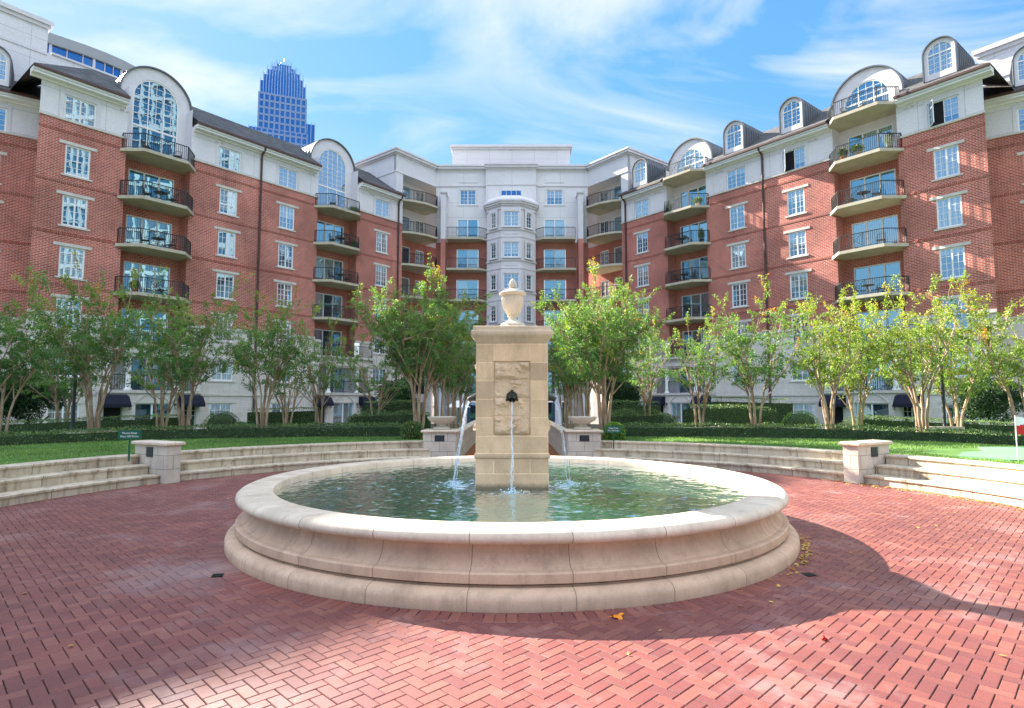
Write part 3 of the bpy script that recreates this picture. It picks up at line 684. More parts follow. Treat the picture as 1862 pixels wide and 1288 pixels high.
# urn finial
urn = empty('stone_urn', (FC[0]+.01, FC[1], 2.562), 0, 'pale fluted stone urn with pineapple finial on top of the fountain pillar', 'urn')
mb = MB(); square_mould(mb, [(.17, 0), (.175, .01), (.175, .05), (.16, .06)]); mb.lathe([(.155, .06), (.165, .075), (.155, .095), (.10, .115), (.062, .14), (.05, .165), (.055, .18), (.07, .188), (.072, .2)], 40)
ob('foot', mb.mesh('foot', M['urn'], True), urn)
mb = MB(); mb.lathe([(.06, .19), (.085, .22), (.115, .27), (.138, .33), (.150, .39), (.153, .44), (.150, .475)], 144, fn=lambda r, z, a: r*(1-.06*abs(math.sin(a*12))*min(1, (.485-z)/.05)))
mb.lathe([(.150, .472), (.168, .482), (.185, .496), (.187, .512), (.175, .520)], 60)
ob('bowl', mb.mesh('bowl', M['urn'], True), urn)
mb = MB(); mb.lathe([(.175, .520), (.15, .538), (.11, .556), (.065, .568), (.04, .575), (.035, .585)], 48)
mb.lathe([(.03, .582), (.048, .595), (.056, .62), (.054, .65), (.042, .68), (.022, .705), (.006, .72), (0, .722)], 64, fn=lambda r, z, a: r*(1+.10*math.sin(a*8+z*90)*math.sin(a*8-z*90)))
ob('lid', mb.mesh('lid', M['urn'], True), urn)

# drain covers in the paving
for x, y, l in ((-2.71, 5.67, 'small dark drain cover in the paving left of the fountain base'), (2.75, 5.70, 'small dark drain cover in the paving right of the fountain base')):
    mb = MB(); mb.box(-.05, .05, -.05, .05, .001, .004)
    for i in range(4): mb.box(-.04, .04, -.042+i*.024, -.032+i*.024, .004, .007)
    o = ob('drain_cover', mb.mesh('drain_cover', M['bronze'])); o.location = (x, y, 0); o.rotation_euler = (0, 0, .3); tag(o, l, 'drain cover', 'drain covers in the paving')

# ================================================================== APARTMENT BUILDING
class Frame:
    """wall frame: x along the wall, -y outward, z up"""
    def __init__(s, ox, oy, th): s.m = Matrix.Translation((ox, oy, 0)) @ Matrix.Rotation(th, 4, 'Z')
    def at(s, x, o=0, z=0): return s.m @ Matrix.Translation((x, -o, z))

def wall(mb, x0, x1, z0, z1, holes=(), o=0, d=.18):
    """front skin at offset o with rectangular openings and their reveals (depth d)"""
    hs = [h for h in holes if h[0] < x1 and h[1] > x0 and h[2] < z1 and h[3] > z0]
    xs = sorted({x0, x1} | {min(max(v, x0), x1) for h in hs for v in h[:2]}); zs = sorted({z0, z1} | {min(max(v, z0), z1) for h in hs for v in h[2:4]})
    for a, b in zip(xs, xs[1:]):
        for c, e in zip(zs, zs[1:]):
            mx_, mz_ = (a+b)/2, (c+e)/2
            if any(h[0] < mx_ < h[1] and h[2] < mz_ < h[3] for h in hs): continue
            mb.face([(a, -o, c), (b, -o, c), (b, -o, e), (a, -o, e)])
    for h in hs:
        a, b, c, e = max(h[0], x0), min(h[1], x1), max(h[2], z0), min(h[3], z1)
        y0, y1 = -o, -o+d
        if h[0] >= x0: mb.face([(a, y0, c), (a, y1, c), (a, y1, e), (a, y0, e)], [(0, c), (d, c), (d, e), (0, e)])
        if h[1] <= x1: mb.face([(b, y1, c), (b, y0, c), (b, y0, e), (b, y1, e)], [(0, c), (d, c), (d, e), (0, e)])
        if h[2] >= z0: mb.face([(a, y1, c), (b, y1, c), (b, y0, c), (a, y0, c)], [(a, 0), (b, 0), (b, d), (a, d)])
        if h[3] <= z1: mb.face([(a, y0, e), (b, y0, e), (b, y1, e), (a, y1, e)], [(a, 0), (b, 0), (b, d), (a, d)])

def sash(mb, x0, x1, z0, z1, y0, fw, cols, rows, mw=.028):
    y1 = y0+.05
    mb.box(x0, x1, y0, y1, z0, z0+fw); mb.box(x0, x1, y0, y1, z1-fw, z1)
    mb.box(x0, x0+fw, y0, y1, z0+fw, z1-fw); mb.box(x1-fw, x1, y0, y1, z0+fw, z1-fw)
    for i in range(1, cols): x = x0+fw+(x1-x0-2*fw)*i/cols; mb.box(x-mw/2, x+mw/2, y0+.012, y1-.012, z0+fw, z1-fw)
    for j in range(1, rows): z = z0+fw+(z1-z0-2*fw)*j/rows; mb.box(x0+fw, x1-fw, y0+.014, y1-.014, z-mw/2, z+mw/2)

def window_spec(w, h, cols=2, rows=4, leaves=2, lintel=True, open_leaf=False, name='window', stuccotrim=False):
    """origin at head centre of the opening, set into the wall 0..18 cm behind its face"""
    mb = MB(); hw = w/2
    for a, b in (((-hw, -hw+.05)), ((hw-.05, hw))): mb.box(a, b, .04, .14, -h, 0)
    mb.box(-hw+.05, hw-.05, .04, .14, -.05, 0); mb.box(-hw+.05, hw-.05, .04, .14, -h, -h+.05)
    lw = (w-.1)/leaves
    for k in range(leaves):
        if open_leaf and k == 0: continue
        sash(mb, -hw+.05+k*lw, -hw+.05+(k+1)*lw, -h+.05, -.05, .055, .045, cols, rows)
    kids = []
    pn = MB(); px0 = -hw+.05+(lw if open_leaf else 0)
    pn.face([(px0, .085, -h+.05), (hw-.05, .085, -h+.05), (hw-.05, .085, -.05), (px0, .085, -.05)]); kids.append(('pane', pn.mesh('pane', M['glass'], recalc=False), []))
    bk = MB(); bk.face([(-hw, .175, -h), (hw, .175, -h), (hw, .175, 0), (-hw, .175, 0)])
    kids.append(('backing', bk.mesh('backing', M['dark'], recalc=False), []))
    if open_leaf:
        a = rad(-58); s = MB(); sash(s, 0, lw, -h+.05, -.05, 0, .045, cols, rows); R = Matrix.Translation((-hw+.05, .03, 0)) @ Matrix.Rotation(a, 4, 'Z')
        s.v = [tuple(R @ Vector(v)) for v in s.v]; kids.append(('open_sash', s.mesh('open_sash', M['white']), []))
        g = MB(); g.face([tuple(R @ Vector(v)) for v in ((.04, .025, -h+.09), (lw-.04, .025, -h+.09), (lw-.04, .025, -.09), (.04, .025, -.09))]); kids.append(('pane', g.mesh('pane', M['glass'], recalc=False), []))
    if lintel:
        l = MB(); l.box(-hw-.32, hw+.32, -.035, .03, .003, .19); kids.append(('lintel', l.mesh('lintel', M['trim']), []))
        l = MB(); l.box(-hw-.16, hw+.16, -.06, .05, -h-.10, -h-.003); kids.append(('sill', l.mesh('sill', M['trim']), []))
    if stuccotrim:
        l = MB()
        for a, b in ((-hw-.22, -hw-.003), (hw+.003, hw+.22)): l.box(a, b, -.03, .03, -h, .26)
        l.box(-hw-.003, hw+.003, -.03, .03, .003, .26); l.box(-hw-.26, hw+.26, -.06, .05, -h-.10, -h-.003)
        kids.append(('surround', l.mesh('surround', M['stucco_plain']), []))
    return (name, mb.mesh(name, M['white']), kids)
WIN = window_spec(1.30, 1.85)
WTOP = window_spec(1.66, 1.55, 2, 4, lintel=False, stuccotrim=True)
WOPEN = window_spec(1.66, 1.55, 2, 4, lintel=False, stuccotrim=True, open_leaf=True)
WGAR = window_spec(1.62, 1.50, 2, 3, lintel=True)
WGRD = window_spec(1.62, 1.75, 2, 4, lintel=True)
WBAY = window_spec(1.52, 1.52, 2, 4, lintel=False, stuccotrim=True)
WBAYS = window_spec(.72, 1.52, 2, 4, leaves=1, lintel=False, stuccotrim=True)
WLOG = window_spec(1.15, 2.15, 2, 4, lintel=False, name='balcony_window')

def door_spec(w, h, n=3):
    """sliding door, origin at sill centre"""
    mb = MB(); hw = w/2; fw = .07
    mb.box(-hw, hw, -.03, .08, h-fw, h); mb.box(-hw, hw, -.03, .08, 0, .06)
    for a in (-hw, hw-fw): mb.box(a, a+fw, -.03, .08, .06, h-fw)
    for k in range(1, n): x = -hw+w*k/n; mb.box(x-.05, x+.05, -.022 if k % 2 else -.01, .07, .06, h-fw)
    pn = MB(); kids = []
    for k in range(n):
        p = MB(); y = .02 if k % 2 else .045
        p.face([(-hw+w*k/n+.02, y, .05), (-hw+w*(k+1)/n-.02, y, .05), (-hw+w*(k+1)/n-.02, y, h-.05), (-hw+w*k/n+.02, y, h-.05)])
        kids.append(('pane', p.mesh('pane', M['doorglass'], recalc=False), []))
    return ('sliding_door', mb.mesh('sliding_door', M['white']), kids)
D3 = door_spec(2.85, 2.3, 3); D2 = door_spec(2.3, 2.15, 2); D2L = door_spec(2.1, 2.2, 2)

def railing(mb, path, z0, h=1.02, panels=()):
    for si, (a, b) in enumerate(zip(path, path[1:])):
        a, b = Vector((*a, 0)), Vector((*b, 0)); L = (b-a).length; t = (b-a)/L; nrm = Vector((t.y, -t.x, 0))
        def bar(s0, s1, za, zb, w):
            p = [a+t*s0-nrm*w/2, a+t*s1-nrm*w/2, a+t*s1+nrm*w/2, a+t*s0+nrm*w/2]; mb.prism([(q.x, q.y) for q in p], za, zb)
        bar(0, L, z0+h-.05, z0+h, .05); bar(0, L, z0+.08, z0+.11, .03)
        if si == 0: bar(-.025, .025, z0, z0+h-.052, .05)
        bar(L-.025, L+.025, z0, z0+h-.052, .05)
        pan = [p for p in panels if p[0] == si]
        nb = int(L/.125)
        for k in range(1, nb):
            s_ = L*k/nb
            if any(abs(s_-(L*.5+p[1])) < .46 for p in pan): continue
            bar(s_-.011, s_+.011, z0+.11, z0+h-.05, .022)
        for p in pan:
            c = L*.5+p[1]; zc = z0+(h+.06)/2
            for s_ in (c-.45, c+.45): bar(s_-.018, s_+.018, z0+.11, z0+h-.05, .03)
            for q in (.12, .24, .36):
                bar(c-q, c+q, zc+q-.012, zc+q+.012, .02); bar(c-q, c+q, zc-q-.012, zc-q+.012, .02)
                bar(c-q-.012, c-q+.012, zc-q+.012, zc+q-.012, .02); bar(c+q-.012, c+q+.012, zc-q+.012, zc+q-.012, .02)
            for sg in (-1, 1):
                p0 = a+t*(c-.44); p1 = a+t*(c+.44)
                mb.tube([(p0.x, p0.y, zc-sg*.42), (p1.x, p1.y, zc+sg*.42)], .013, 4)

def balcony_spec(poly, rail, panels, name='balcony', t=.20):
    mb = MB(); mb.prism(poly, -t, 0)
    lip = MB()
    r = MB(); railing(r, rail, 0, panels=panels)
    return (name, mb.mesh(name, M['slab']), [('railing', r.mesh('railing', M['rail']), [])])
BAL = balcony_spec([(-2.0, 1.15), (-2.0, 0), (-2.35, -.02), (-1.38, -1.22), (1.38, -1.22), (2.35, -.02), (2.0, 0), (2.0, 1.15)],
                   [(-2.22, -.04), (-1.33, -1.13), (1.33, -1.13), (2.22, -.04)], [(1, -.35)])
BALL = balcony_spec([(-2.3, 1.6), (-2.3, 0), (-1.7, -.55), (-.2, -1.1), (1.4, -1.1), (2.25, -.02), (2.25, 1.6)],
                    [(-2.25, .02), (-1.65, -.47), (-.2, -1.02), (1.36, -1.02), (2.16, -.02)], [(1, 0.0)])
BALR = balcony_spec([(2.3, 1.6), (2.3, 0), (1.7, -.55), (.2, -1.1), (-1.4, -1.1), (-2.25, -.02), (-2.25, 1.6)],
                    [(2.25, .02), (1.65, -.47), (.2, -1.02), (-1.36, -1.02), (-2.16, -.02)], [(1, 0.0)])
BALC = balcony_spec([(-1.95, .0), (-1.95, -1.45), (1.25, -1.45), (2.05, -.62), (2.05, 0)], [(-1.9, -1.37), (1.22, -1.37), (1.98, -.6)], [(0, -.2)])
BALC2 = balcony_spec([(1.95, .0), (1.95, -1.45), (-1.25, -1.45), (-2.05, -.62), (-2.05, 0)], [(1.9, -1.37), (-1.22, -1.37), (-1.98, -.6)], [(0, .2)])

LV = {1: 5.35, 2: 8.45, 3: 11.55, 4: 14.65, 5: 17.75, 6: 20.85}
HEAD = {1: 7.72, 2: 10.82, 3: 13.92, 4: 17.02, 5: 20.06}
Z_ST = 18.42; Z_EAVE = 20.56; Z_BELT = 6.65
def arc(cx_, cz_, r, n=28, a0=0, a1=PI): return [(cx_+r*math.cos(a0+(a1-a0)*k/n), cz_+r*math.sin(a0+(a1-a0)*k/n)) for k in range(n+1)]

def arched_glass(mb, pn, w, z0, zs, fw=.07, o=0, cols=3, rows_z=()):
    """arched window frame (semi circle above zs) in local x,z; mb frame, pn panes"""
    hw = w/2; y0, y1 = -o-.03, -o+.06
    mb.band(arc(0, zs, hw), arc(0, zs, hw-fw), y0, y1)
    for a in (-hw, hw-fw): mb.box(a, a+fw, y0, y1, z0, zs)
    mb.box(-hw+fw, hw-fw, y0, y1, z0, z0+fw)
    for z in rows_z: mb.box(-hw+fw, hw-fw, y0+.002, y1-.002, z-fw*.7, z+fw*.7)
    for k in range(1, cols):
        x = -hw+w*k/cols; zt = zs+math.sqrt(max(0, (hw-fw*.5)**2-x*x)); mb.box(x-.03, x+.03, y0+.004, y1-.004, z0+fw, zt)
    # glazing bars in the head
    zlo = rows_z[-1] if rows_z else zs
    z = zlo+.42
    while z < zs+hw-.15:
        hx = hw-fw if z < zs else math.sqrt((hw-fw*.5)**2-(z-zs)**2); mb.box(-hx, hx, y0+.02, y1-.02, z-.014, z+.014); z += .42
    for k in range(cols):
        x = -hw+w*(k+.5)/cols; zt = zs+math.sqrt(max(0, (hw-fw*.5)**2-x*x)); mb.box(x-.014, x+.014, y0+.022, y1-.022, zlo, zt)
    pn.face([(-hw+.02, -o+.02, z0+.02), (hw-.02, -o+.02, z0+.02)]+[(x, -o+.02, z) for x, z in arc(0, zs, hw-.02)])

def arch_wall(mb, c, R, zc, z0, gw, gz0, gzs, o):
    """wall with curved top (radius R about zc) around an arched opening of width gw"""
    hw = gw/2; y = -o; n = 28
    out_ = arc(c, zc, R, n); inn = arc(c, gzs, hw, n)
    for i in range(n): mb.face([(out_[i][0], y, out_[i][1]), (out_[i+1][0], y, out_[i+1][1]), (inn[i+1][0], y, inn[i+1][1]), (inn[i][0], y, inn[i][1])])
    for sg in (-1, 1):
        mb.face([(c+sg*hw, y, z0), (c+sg*R, y, z0), (c+sg*R, y, zc), (c+sg*hw, y, gzs)])
        mb.face([(c+sg*hw, y, gz0), (c+sg*hw, y+.15, gz0), (c+sg*hw, y+.15, gzs), (c+sg*hw, y, gzs)])
    for i in range(n): mb.face([(inn[i][0], y, inn[i][1]), (inn[i+1][0], y, inn[i+1][1]), (inn[i+1][0], y+.15, inn[i+1][1]), (inn[i][0], y+.15, inn[i][1])])

def part(root, fr, name, mb, mat, smooth=False, label=None, recalc=True):
    o = ob(name, mb.mesh(name, mat, smooth, recalc), root, fr.m)
    if label: o['label'] = label
    return o

def eave_run(root, fr, a, b, zt=Z_EAVE, ends=(True, True)):
    mb = MB()
    mb.box(a, b, -.14, 0, zt-.10, zt+.03); mb.box(a-.0, b, -.52, 0, zt+.032, zt+.15); mb.box(a, b, -.58, 0, zt+.165, zt+.30)
    part(root, fr, 'cornice', mb, M['white'])
    g = MB(); g.xprism([(0, 0)]*0 or [(a, zt+.303), (b, zt+.303), (b, zt+.44), (a, zt+.44)], -.70, -.50)
    part(root, fr, 'gutter', g, M['gutter'])

def roof_slope(mb, a, b, z0=Z_EAVE+.40, o0=.66, o1=-4.0, z1=24.15, aa=None, bb=None):
    aa = a if aa is None else aa; bb = b if bb is None else bb
    L = math.hypot(o0-o1, z1-z0)
    mb.face([(a, -o0, z0), (b, -o0, z0), (bb, -o1, z1), (aa, -o1, z1)], [(a, 0), (b, 0), (bb, L), (aa, L)])

def barrel(root, fr, c, R, zc, o0, o1, name='barrel_roof', zb=None):
    mb = MB(); n = 36; zb = zc if zb is None else zb
    outer = [(c+R+.10, zb)]+arc(c, zc, R+.10, n)+[(c-R-.10, zb)]; inner = [(c+R+.0, zb)]+arc(c, zc, R, n)+[(c-R, zb)]
    mb.band(outer, inner, -o0-.12, -o1)
    # standing seams
    y = -o0+.35
    while y < -o1:
        mb.band(arc(c, zc, R+.125, n), arc(c, zc, R+.095, n), y-.015, y+.015); y += .42
    return part(root, fr, name, mb, M['barrel'], label=None)

def dormer(root, fr, x, zb=21.45):
    mb = MB(); hw = .72; zs = 23.05; o = .10
    d = ob('dormer', None, root) if False else None
    m_ = MB(); arch_wall(m_, 0, hw+.12, zs, zb, 1.34, 21.78, zs-.02, o)
    m_.face([(-.67, -o, zb), (.67, -o, zb), (.67, -o, 21.78), (-.67, -o, 21.78)])
    for sg in (-1, 1): m_.face([(sg*(hw+.12), -o, zb), (sg*(hw+.12), 3.0, zb), (sg*(hw+.12), 3.0, zs), (sg*(hw+.12), -o, zs)])
    body = m_.mesh('dormer', M['stucco_plain'])
    f = MB(); pn = MB(); arched_glass(f, pn, 1.34, 21.78, zs-.02, .06, o-.06, 2, (zs-.02,))
    z = 21.78+.35
    while z < zs-.15: f.box(-.61, .61, -o+.065, -o+.10, z-.013, z+.013); z += .33
    for xx in (-.32, .32): f.box(xx-.013, xx+.013, -o+.067, -o+.098, 21.84, zs-.06)
    b = MB(); n = 28; R = hw+.12
    outer = [(R+.07, zb)]+arc(0, zs, R+.07, n)+[(-R-.07, zb)]; inner = [(R, zb)]+arc(0, zs, R, n)+[(-R, zb)]
    b.band(outer, inner, -o-.13, 3.4)
    y = .2
    while y < 3.3:
        b.band([(R+.10, zb)]+arc(0, zs, R+.10, n)+[(-R-.10, zb)], [(R+.065, zb)]+arc(0, zs, R+.065, n)+[(-R-.065, zb)], y-.012, y+.012); y += .36
    spec = ('dormer', body, [('frame', f.mesh('frame', M['white']), []), ('pane', pn.mesh('pane', M['glass'], recalc=False), []), ('roof', b.mesh('roof', M['barrel']), [])])
    return inst(spec, root, fr.at(x))

def column_spec():
    mb = MB(); mb.lathe([(0, 0), (.27, 0), (.27, .10), (.21, .13), (.20, .20), (.185, 1.2), (.165, 2.05), (.17, 2.08), (.20, 2.12), (.22, 2.15), (0, 2.15)], 24); mb.box(-.27, .27, -.27, .27, 2.151, 2.24)
    return ('column', mb.mesh('column', M['white'], True), [])
COLUMN = column_spec()
def awning_spec():
    mb = MB(); w = .72
    prof = [(0, 0), (-.45, -.12), (-.78, -.55), (-.80, -.60), (-.80, -.80), (0, -.80)]
    for a, b in zip(prof[:-2], prof[1:-1]): mb.face([(-w, a[0], a[1]), (w, a[0], a[1]), (w, b[0], b[1]), (-w, b[0], b[1])])
    for s in (-w, w): mb.face([(s, p[0], p[1]) for p in prof])
    return ('awning', mb.mesh('awning', M['awning'], recalc=False), [])
AWN = awning_spec()
def lantern_spec():
    mb = MB(); mb.box(-.05, .05, -.02, .0, -.1, .1); mb.tube([(0, -.02, .05), (0, -.16, .12), (0, -.18, .05)], .012, 6)
    mb.lathe([(0, .06), (.09, 0), (.095, -.01), (.08, -.02)], 10, c=(0, -.18, 0)); mb.lathe([(.05, -.26), (.03, -.28), (0, -.30)], 10, c=(0, -.18, 0))
    for k in range(4): a = PI/4+k*PI/2; mb.tube([(.078*math.cos(a), -.18+.078*math.sin(a), -.02), (.05*math.cos(a), -.18+.05*math.sin(a), -.26)], .008, 4)
    g = MB(); g.lathe([(.07, -.02), (.045, -.26)], 8, c=(0, -.18, 0))
    return ('wall_lantern', mb.mesh('wall_lantern', M['rail']), [('lamp_glass', g.mesh('lamp_glass', M['lampglass']), [])])
LAN = lantern_spec()

def wing(sg):
    """sg=+1 right wing, -1 left wing.  s = metres along the front measured outward from the centre line"""
    root = empty('apartment_wing', (0, 0, 0), 0, ('long red brick apartment wing in shade on the left, arched glazed gables and no dormers', 'long red brick apartment wing on the right with round topped dormers along its roof')[sg > 0], 'apartment building', 'brick apartment wings of the courtyard')
    fr = Frame(0, 69.4, -sg*math.atan2(1.285, 1.0)); th = -sg*math.atan2(1.285, 1.0)
    X = lambda s: sg*s
    def R(a, b): return (min(sg*a, sg*b), max(sg*a, sg*b))
    cols = {'D': 19.42, 'C': 29.0, 'B': 33.7, 'A': 43.0}
    P = {1: 24.25, 2: 38.45}; HWR = 2.0
    segs = [(17.0, P[1]-HWR), (P[1]+HWR, P[2]-HWR), (P[2]+HWR, 45.0)]
    holes = []
    for c in cols.values():
        x = X(c)
        for l in (1, 2, 3, 4): holes.append((x-.65, x+.65, HEAD[l]-1.85, HEAD[l]))
        holes.append((x-.83, x+.83, HEAD[5]-1.55, HEAD[5]))
        holes.append((x-.81, x+.81, 3.05, 4.55)); holes.append((x-.81, x+.81, -.30, 1.45))
    for si, (a, b) in enumerate(segs):
        bk, st, bd, tr = MB(), MB(), MB(), MB()
        x0, x1 = R(a, b)
        wall(bk, x0, x1, Z_BELT+.2, Z_ST, holes); wall(st, x0, x1, Z_ST+.12, Z_EAVE+.2, holes)
        tr.box(x0-.03, x1+.03, -.07, .02, Z_ST, Z_ST+.118)
        # belt course between windows
        xs = [x0]+[v for h in sorted(h for h in holes if h[2] < 6.7 < h[3] and x0 < h[0] < x1) for v in h[:2]]+[x1]
        for u, v in zip(xs[::2], xs[1::2]): q = MB(); q.box(u, v, -.10, .02, Z_BELT, Z_BELT+.198); part(root, fr, 'stone_belt', q, M['trim'])
        for l in (2, 3, 4):
            z = LV[l]-.05
            q = MB(); q.box(x0, x1, -.022, .01, z, z+.11); part(root, fr, 'brick_band', q, M['brickband'])
        z = LV[5]-.05; bd.box(x0, x1, -.022, .01, z, z+.11)
        if si == 2:     # outer return of the projecting front
            for mb_, z0, z1 in ((bk, Z_BELT+.2, Z_ST), (st, Z_ST+.12, Z_EAVE+.2)):
                xx = X(45.0); x2 = X(43.1); mb_.face([(xx, 0, z0), (x2, 4.45, z0), (x2, 4.45, z1), (xx, 0, z1)], [(0, z0), (4.8, z0), (4.8, z1), (0, z1)])
        part(root, fr, 'brick_wall', bk, M['brick'], recalc=False); part(root, fr, 'stucco_wall', st, M['stucco'], recalc=False)
        part(root, fr, 'brick_band', bd, M['brickband']); part(root, fr, 'stone_belt', tr, M['trim'])
    for a, b in ((17.0, P[1]-.65-3.0), (P[1]-.65+3.0, P[2]-.1-3.0), (P[2]-.1+3.0, 45.0)):
        lm, tr = MB(), MB()
        x0, x1 = R(a, b); wall(lm, x0, x1, -.7, Z_BELT, holes)
        tr.box(x0, x1, -.06, .01, 1.98, 2.10)
        if b == 45.0: xx = X(45.0); x2 = X(43.1); lm.face([(xx, 0, -.7), (x2, 4.45, -.7), (x2, 4.45, Z_BELT), (xx, 0, Z_BELT)], [(0, 0), (5, 0), (5, 7), (0, 7)])
        part(root, fr, 'stone_wall', lm, M['lime'], recalc=False); part(root, fr, 'stone_belt', tr, M['trim'])
    bk = MB()
    # recesses
    for i in (1, 2):
        bk, rec_st = MB(), MB()
        c = X(P[i]); a, b = c-HWR, c+HWR
        topz = Z_ST if sg > 0 else LV[5]-.2
        # brick back wall and cheeks L1..L4
        z1 = LV[5]-.20
        dh = [(c-1.42, c+1.42, LV[l], LV[l]+2.3) for l in (1, 2, 3, 4)]
        wall(bk, a, b, LV[1], z1, dh, o=-1.1, d=.12)
        for xx in (a, b): bk.face([(xx, 0, LV[1]), (xx, 1.1, LV[1]), (xx, 1.1, z1), (xx, 0, z1)], [(0, LV[1]), (1.1, LV[1]), (1.1, z1), (0, z1)])
        for l in (1, 2, 3, 4): inst(D3, root, fr.at(c, -1.1, LV[l])); inst(BAL, root, fr.at(c, 0, LV[l])) if l > 1 else None
        inst(BAL, root, fr.at(c, 0, LV[5]))
        if sg > 0:
            dh = [(c-1.42, c+1.42, LV[5], LV[5]+2.3)]
            wall(rec_st, a, b, z1, LV[6]-.2, dh, o=-1.1, d=.12)
            for xx in (a, b): rec_st.face([(xx, 0, z1), (xx, 1.1, z1), (xx, 1.1, LV[6]+.3), (xx, 0, LV[6]+.3)], [(0, 0)]*4)
            inst(D3, root, fr.at(c, -1.1, LV[5])); inst(BAL, root, fr.at(c, 0, LV[6]))
            zb = LV[6]; gw = 2.9; zg = 22.0
        else: zb = LV[5]; gw = 2.9; zg = 22.0
        # arched gable
        Rg = 2.22; zc = 22.02
        arch_wall(rec_st, c, Rg, zc, zb-.2, gw, zb+.02, zg, -.9 if sg < 0 else -.7)
        oo = .9 if sg < 0 else .7
        for xx in (a, b): rec_st.face([(xx, 0, zb-.2), (xx, oo, zb-.2), (xx, oo, zc), (xx, 0, zc)], [(0, 0)]*4)
        f = MB(); pn = MB(); arched_glass(f, pn, gw, zb+.03, zg, .09, 0, 3, (zb+2.25,) if sg < 0 else (zb+2.15-.9,))
        spec = ('arched_window', f.mesh('arched_window', M['white']), [('pane', pn.mesh('pane', M['doorglass'] if sg > 0 else M['glass'], recalc=False), [])])
        inst(spec, root, fr.at(c, -oo-.06, 0))
        barrel(root, fr, c, Rg, zc, -oo+.02, -6.5, zb=21.5)
        part(root, fr, 'recess_wall', bk, M['brick'], recalc=False); part(root, fr, 'gable_wall', rec_st, M['stucco_plain'], recalc=False)
    # windows
    for k, c in cols.items():
        for l in (1, 2, 3, 4): inst(WIN, root, fr.at(X(c), 0, HEAD[l]))
        op = sg > 0 and k in ('B', 'A')
        inst(WOPEN if op else WTOP, root, fr.at(X(c), 0, HEAD[5]))
        inst(WGAR, root, fr.at(X(c), 0, 4.55)); inst(WGRD, root, fr.at(X(c), 0, 1.45))
    # eaves and roof
    er = [(17.2, P[1]-HWR-.12), (P[1]+HWR+.12, P[2]-HWR-.12), (P[2]+HWR+.12, 45.55)]
    rf = MB()
    for a, b in er: eave_run(root, fr, *R(a, b))
    z0, o0 = Z_EAVE+.44, .70
    for a, b in er:
        x0, x1 = R(a, b); hip = b > 45; hb = X(41.2)
        if hip: roof_slope(rf, X(a), X(b), z0, o0, aa=X(a), bb=hb); rf.face([(X(b), -o0, z0), (hb, 4.0, 24.15), (X(b)-X(.6), 8.0, 22.2), (X(b), 4.45, z0)], [(0, 0), (4, 5), (8, 3), (8, 0)])
        else: roof_slope(rf, x0, x1, z0, o0)
        for xx in ((X(a),) if hip else (x0, x1)): rf.face([(xx, -o0, z0), (xx, 0.0, z0), (xx, 4.0, z0), (xx, 4.0, 24.15)], [(0, 0)]*4)
    x0, x1 = R(17.2, 41.2)
    k_ = (24.15-z0)/(4.0+o0); 
    for i in (1, 2):
        c = X(P[i]); a, b = c-HWR-.12, c+HWR+.12; rf.face([(a, 1.2, z0+k_*(1.2+o0)), (b, 1.2, z0+k_*(1.2+o0)), (b, 4.0, 24.15), (a, 4.0, 24.15)], [(a, 2), (b, 2), (b, 5), (a, 5)])
    rf.face([(x0, 4.0, 24.15), (x1, 4.0, 24.15), (x1, 14, 24.15), (x0, 14, 24.15)], [(x0, 0), (x1, 0), (x1, 10), (x0, 10)])
    part(root, fr, 'roof', rf, M['roof'], recalc=False)
    if sg > 0:
        for c in cols.values(): dormer(root, fr, X(c))
    # downpipes
    for s_ in (31.3, 17.55):
        mb = MB(); x = X(s_); mb.tube([(x, -.60, Z_EAVE+.32), (x, -.56, Z_EAVE+.15), (x, -.16, Z_EAVE-.15), (x, -.11, Z_EAVE-.4), (x, -.11, -.6)], .08, 8)
        for z in (4, 8, 12, 16, 20): mb.box(x-.08, x+.08, -.05, .0, z, z+.05)
        part(root, fr, 'downpipe', mb, M['gutter'], True)
    # vents beside top windows
    mb = MB()
    for s_ in (27.2, 31.9+2.9, 40.9, 20.9):
        for dx in (0, .38): mb.box(X(s_)+dx, X(s_)+dx+.22, -.05, .0, 20.22, 20.32)
    part(root, fr, 'vent', mb, M['trim'])
    # porticoes: ground and garden storey under each bay
    for i in (1, 2):
        c = X(P[i]-(.65 if i == 1 else .1)); a, b = c-3.0, c+3.0; pb = MB()
        wall(pb, a, b, -.7, 2.12, [(c-1.0, c+1.0, -.6, 1.48), (c-2.75, c-1.75, -.6, 1.35), (c+1.75, c+2.75, -.1, 1.35)], o=.5, d=.25)
        for xx in (a, b): pb.face([(xx, -.5, -.7), (xx, 1.2, -.7), (xx, 1.2, 5.6), (xx, -.5, 5.6)], [(0, -.7), (1.7, -.7), (1.7, 5.6), (0, 5.6)])
        wall(pb, a, a+.5, 2.3, 4.6, [], o=.5); wall(pb, b-.5, b, 2.3, 4.6, [], o=.5)
        pb.box(a+.5, a+.52, -.5, .8, 2.3, 4.6); pb.box(b-.52, b-.5, -.5, .8, 2.3, 4.6)
        wall(pb, a, b, 4.6, 5.25, [], o=.5)
        wall(pb, a, b, 5.25, Z_BELT, [(c-2, c+2, 5.2, 6.9)], o=.02)
        part(root, fr, 'portico', pb, M['lime'], recalc=False)
        t = MB(); t.box(a-.06, b+.06, -.62, 0, 2.12, 2.28); t.box(a-.05, b+.05, -.58, 0, 4.55, 4.66); t.box(a-.10, b+.10, -.72, 0, 5.16, 5.34)
        t.box(a+.5, b-.5, -.5, .9, 4.42, 4.548)
        ah = arc(c, .98, 1.18, 18, rad(25), rad(155)); ah2 = arc(c, .98, 1.08, 18, rad(25), rad(155)); t.band(ah, ah2, -.55, -.45)
        part(root, fr, 'stone_trim', t, M['trim'])
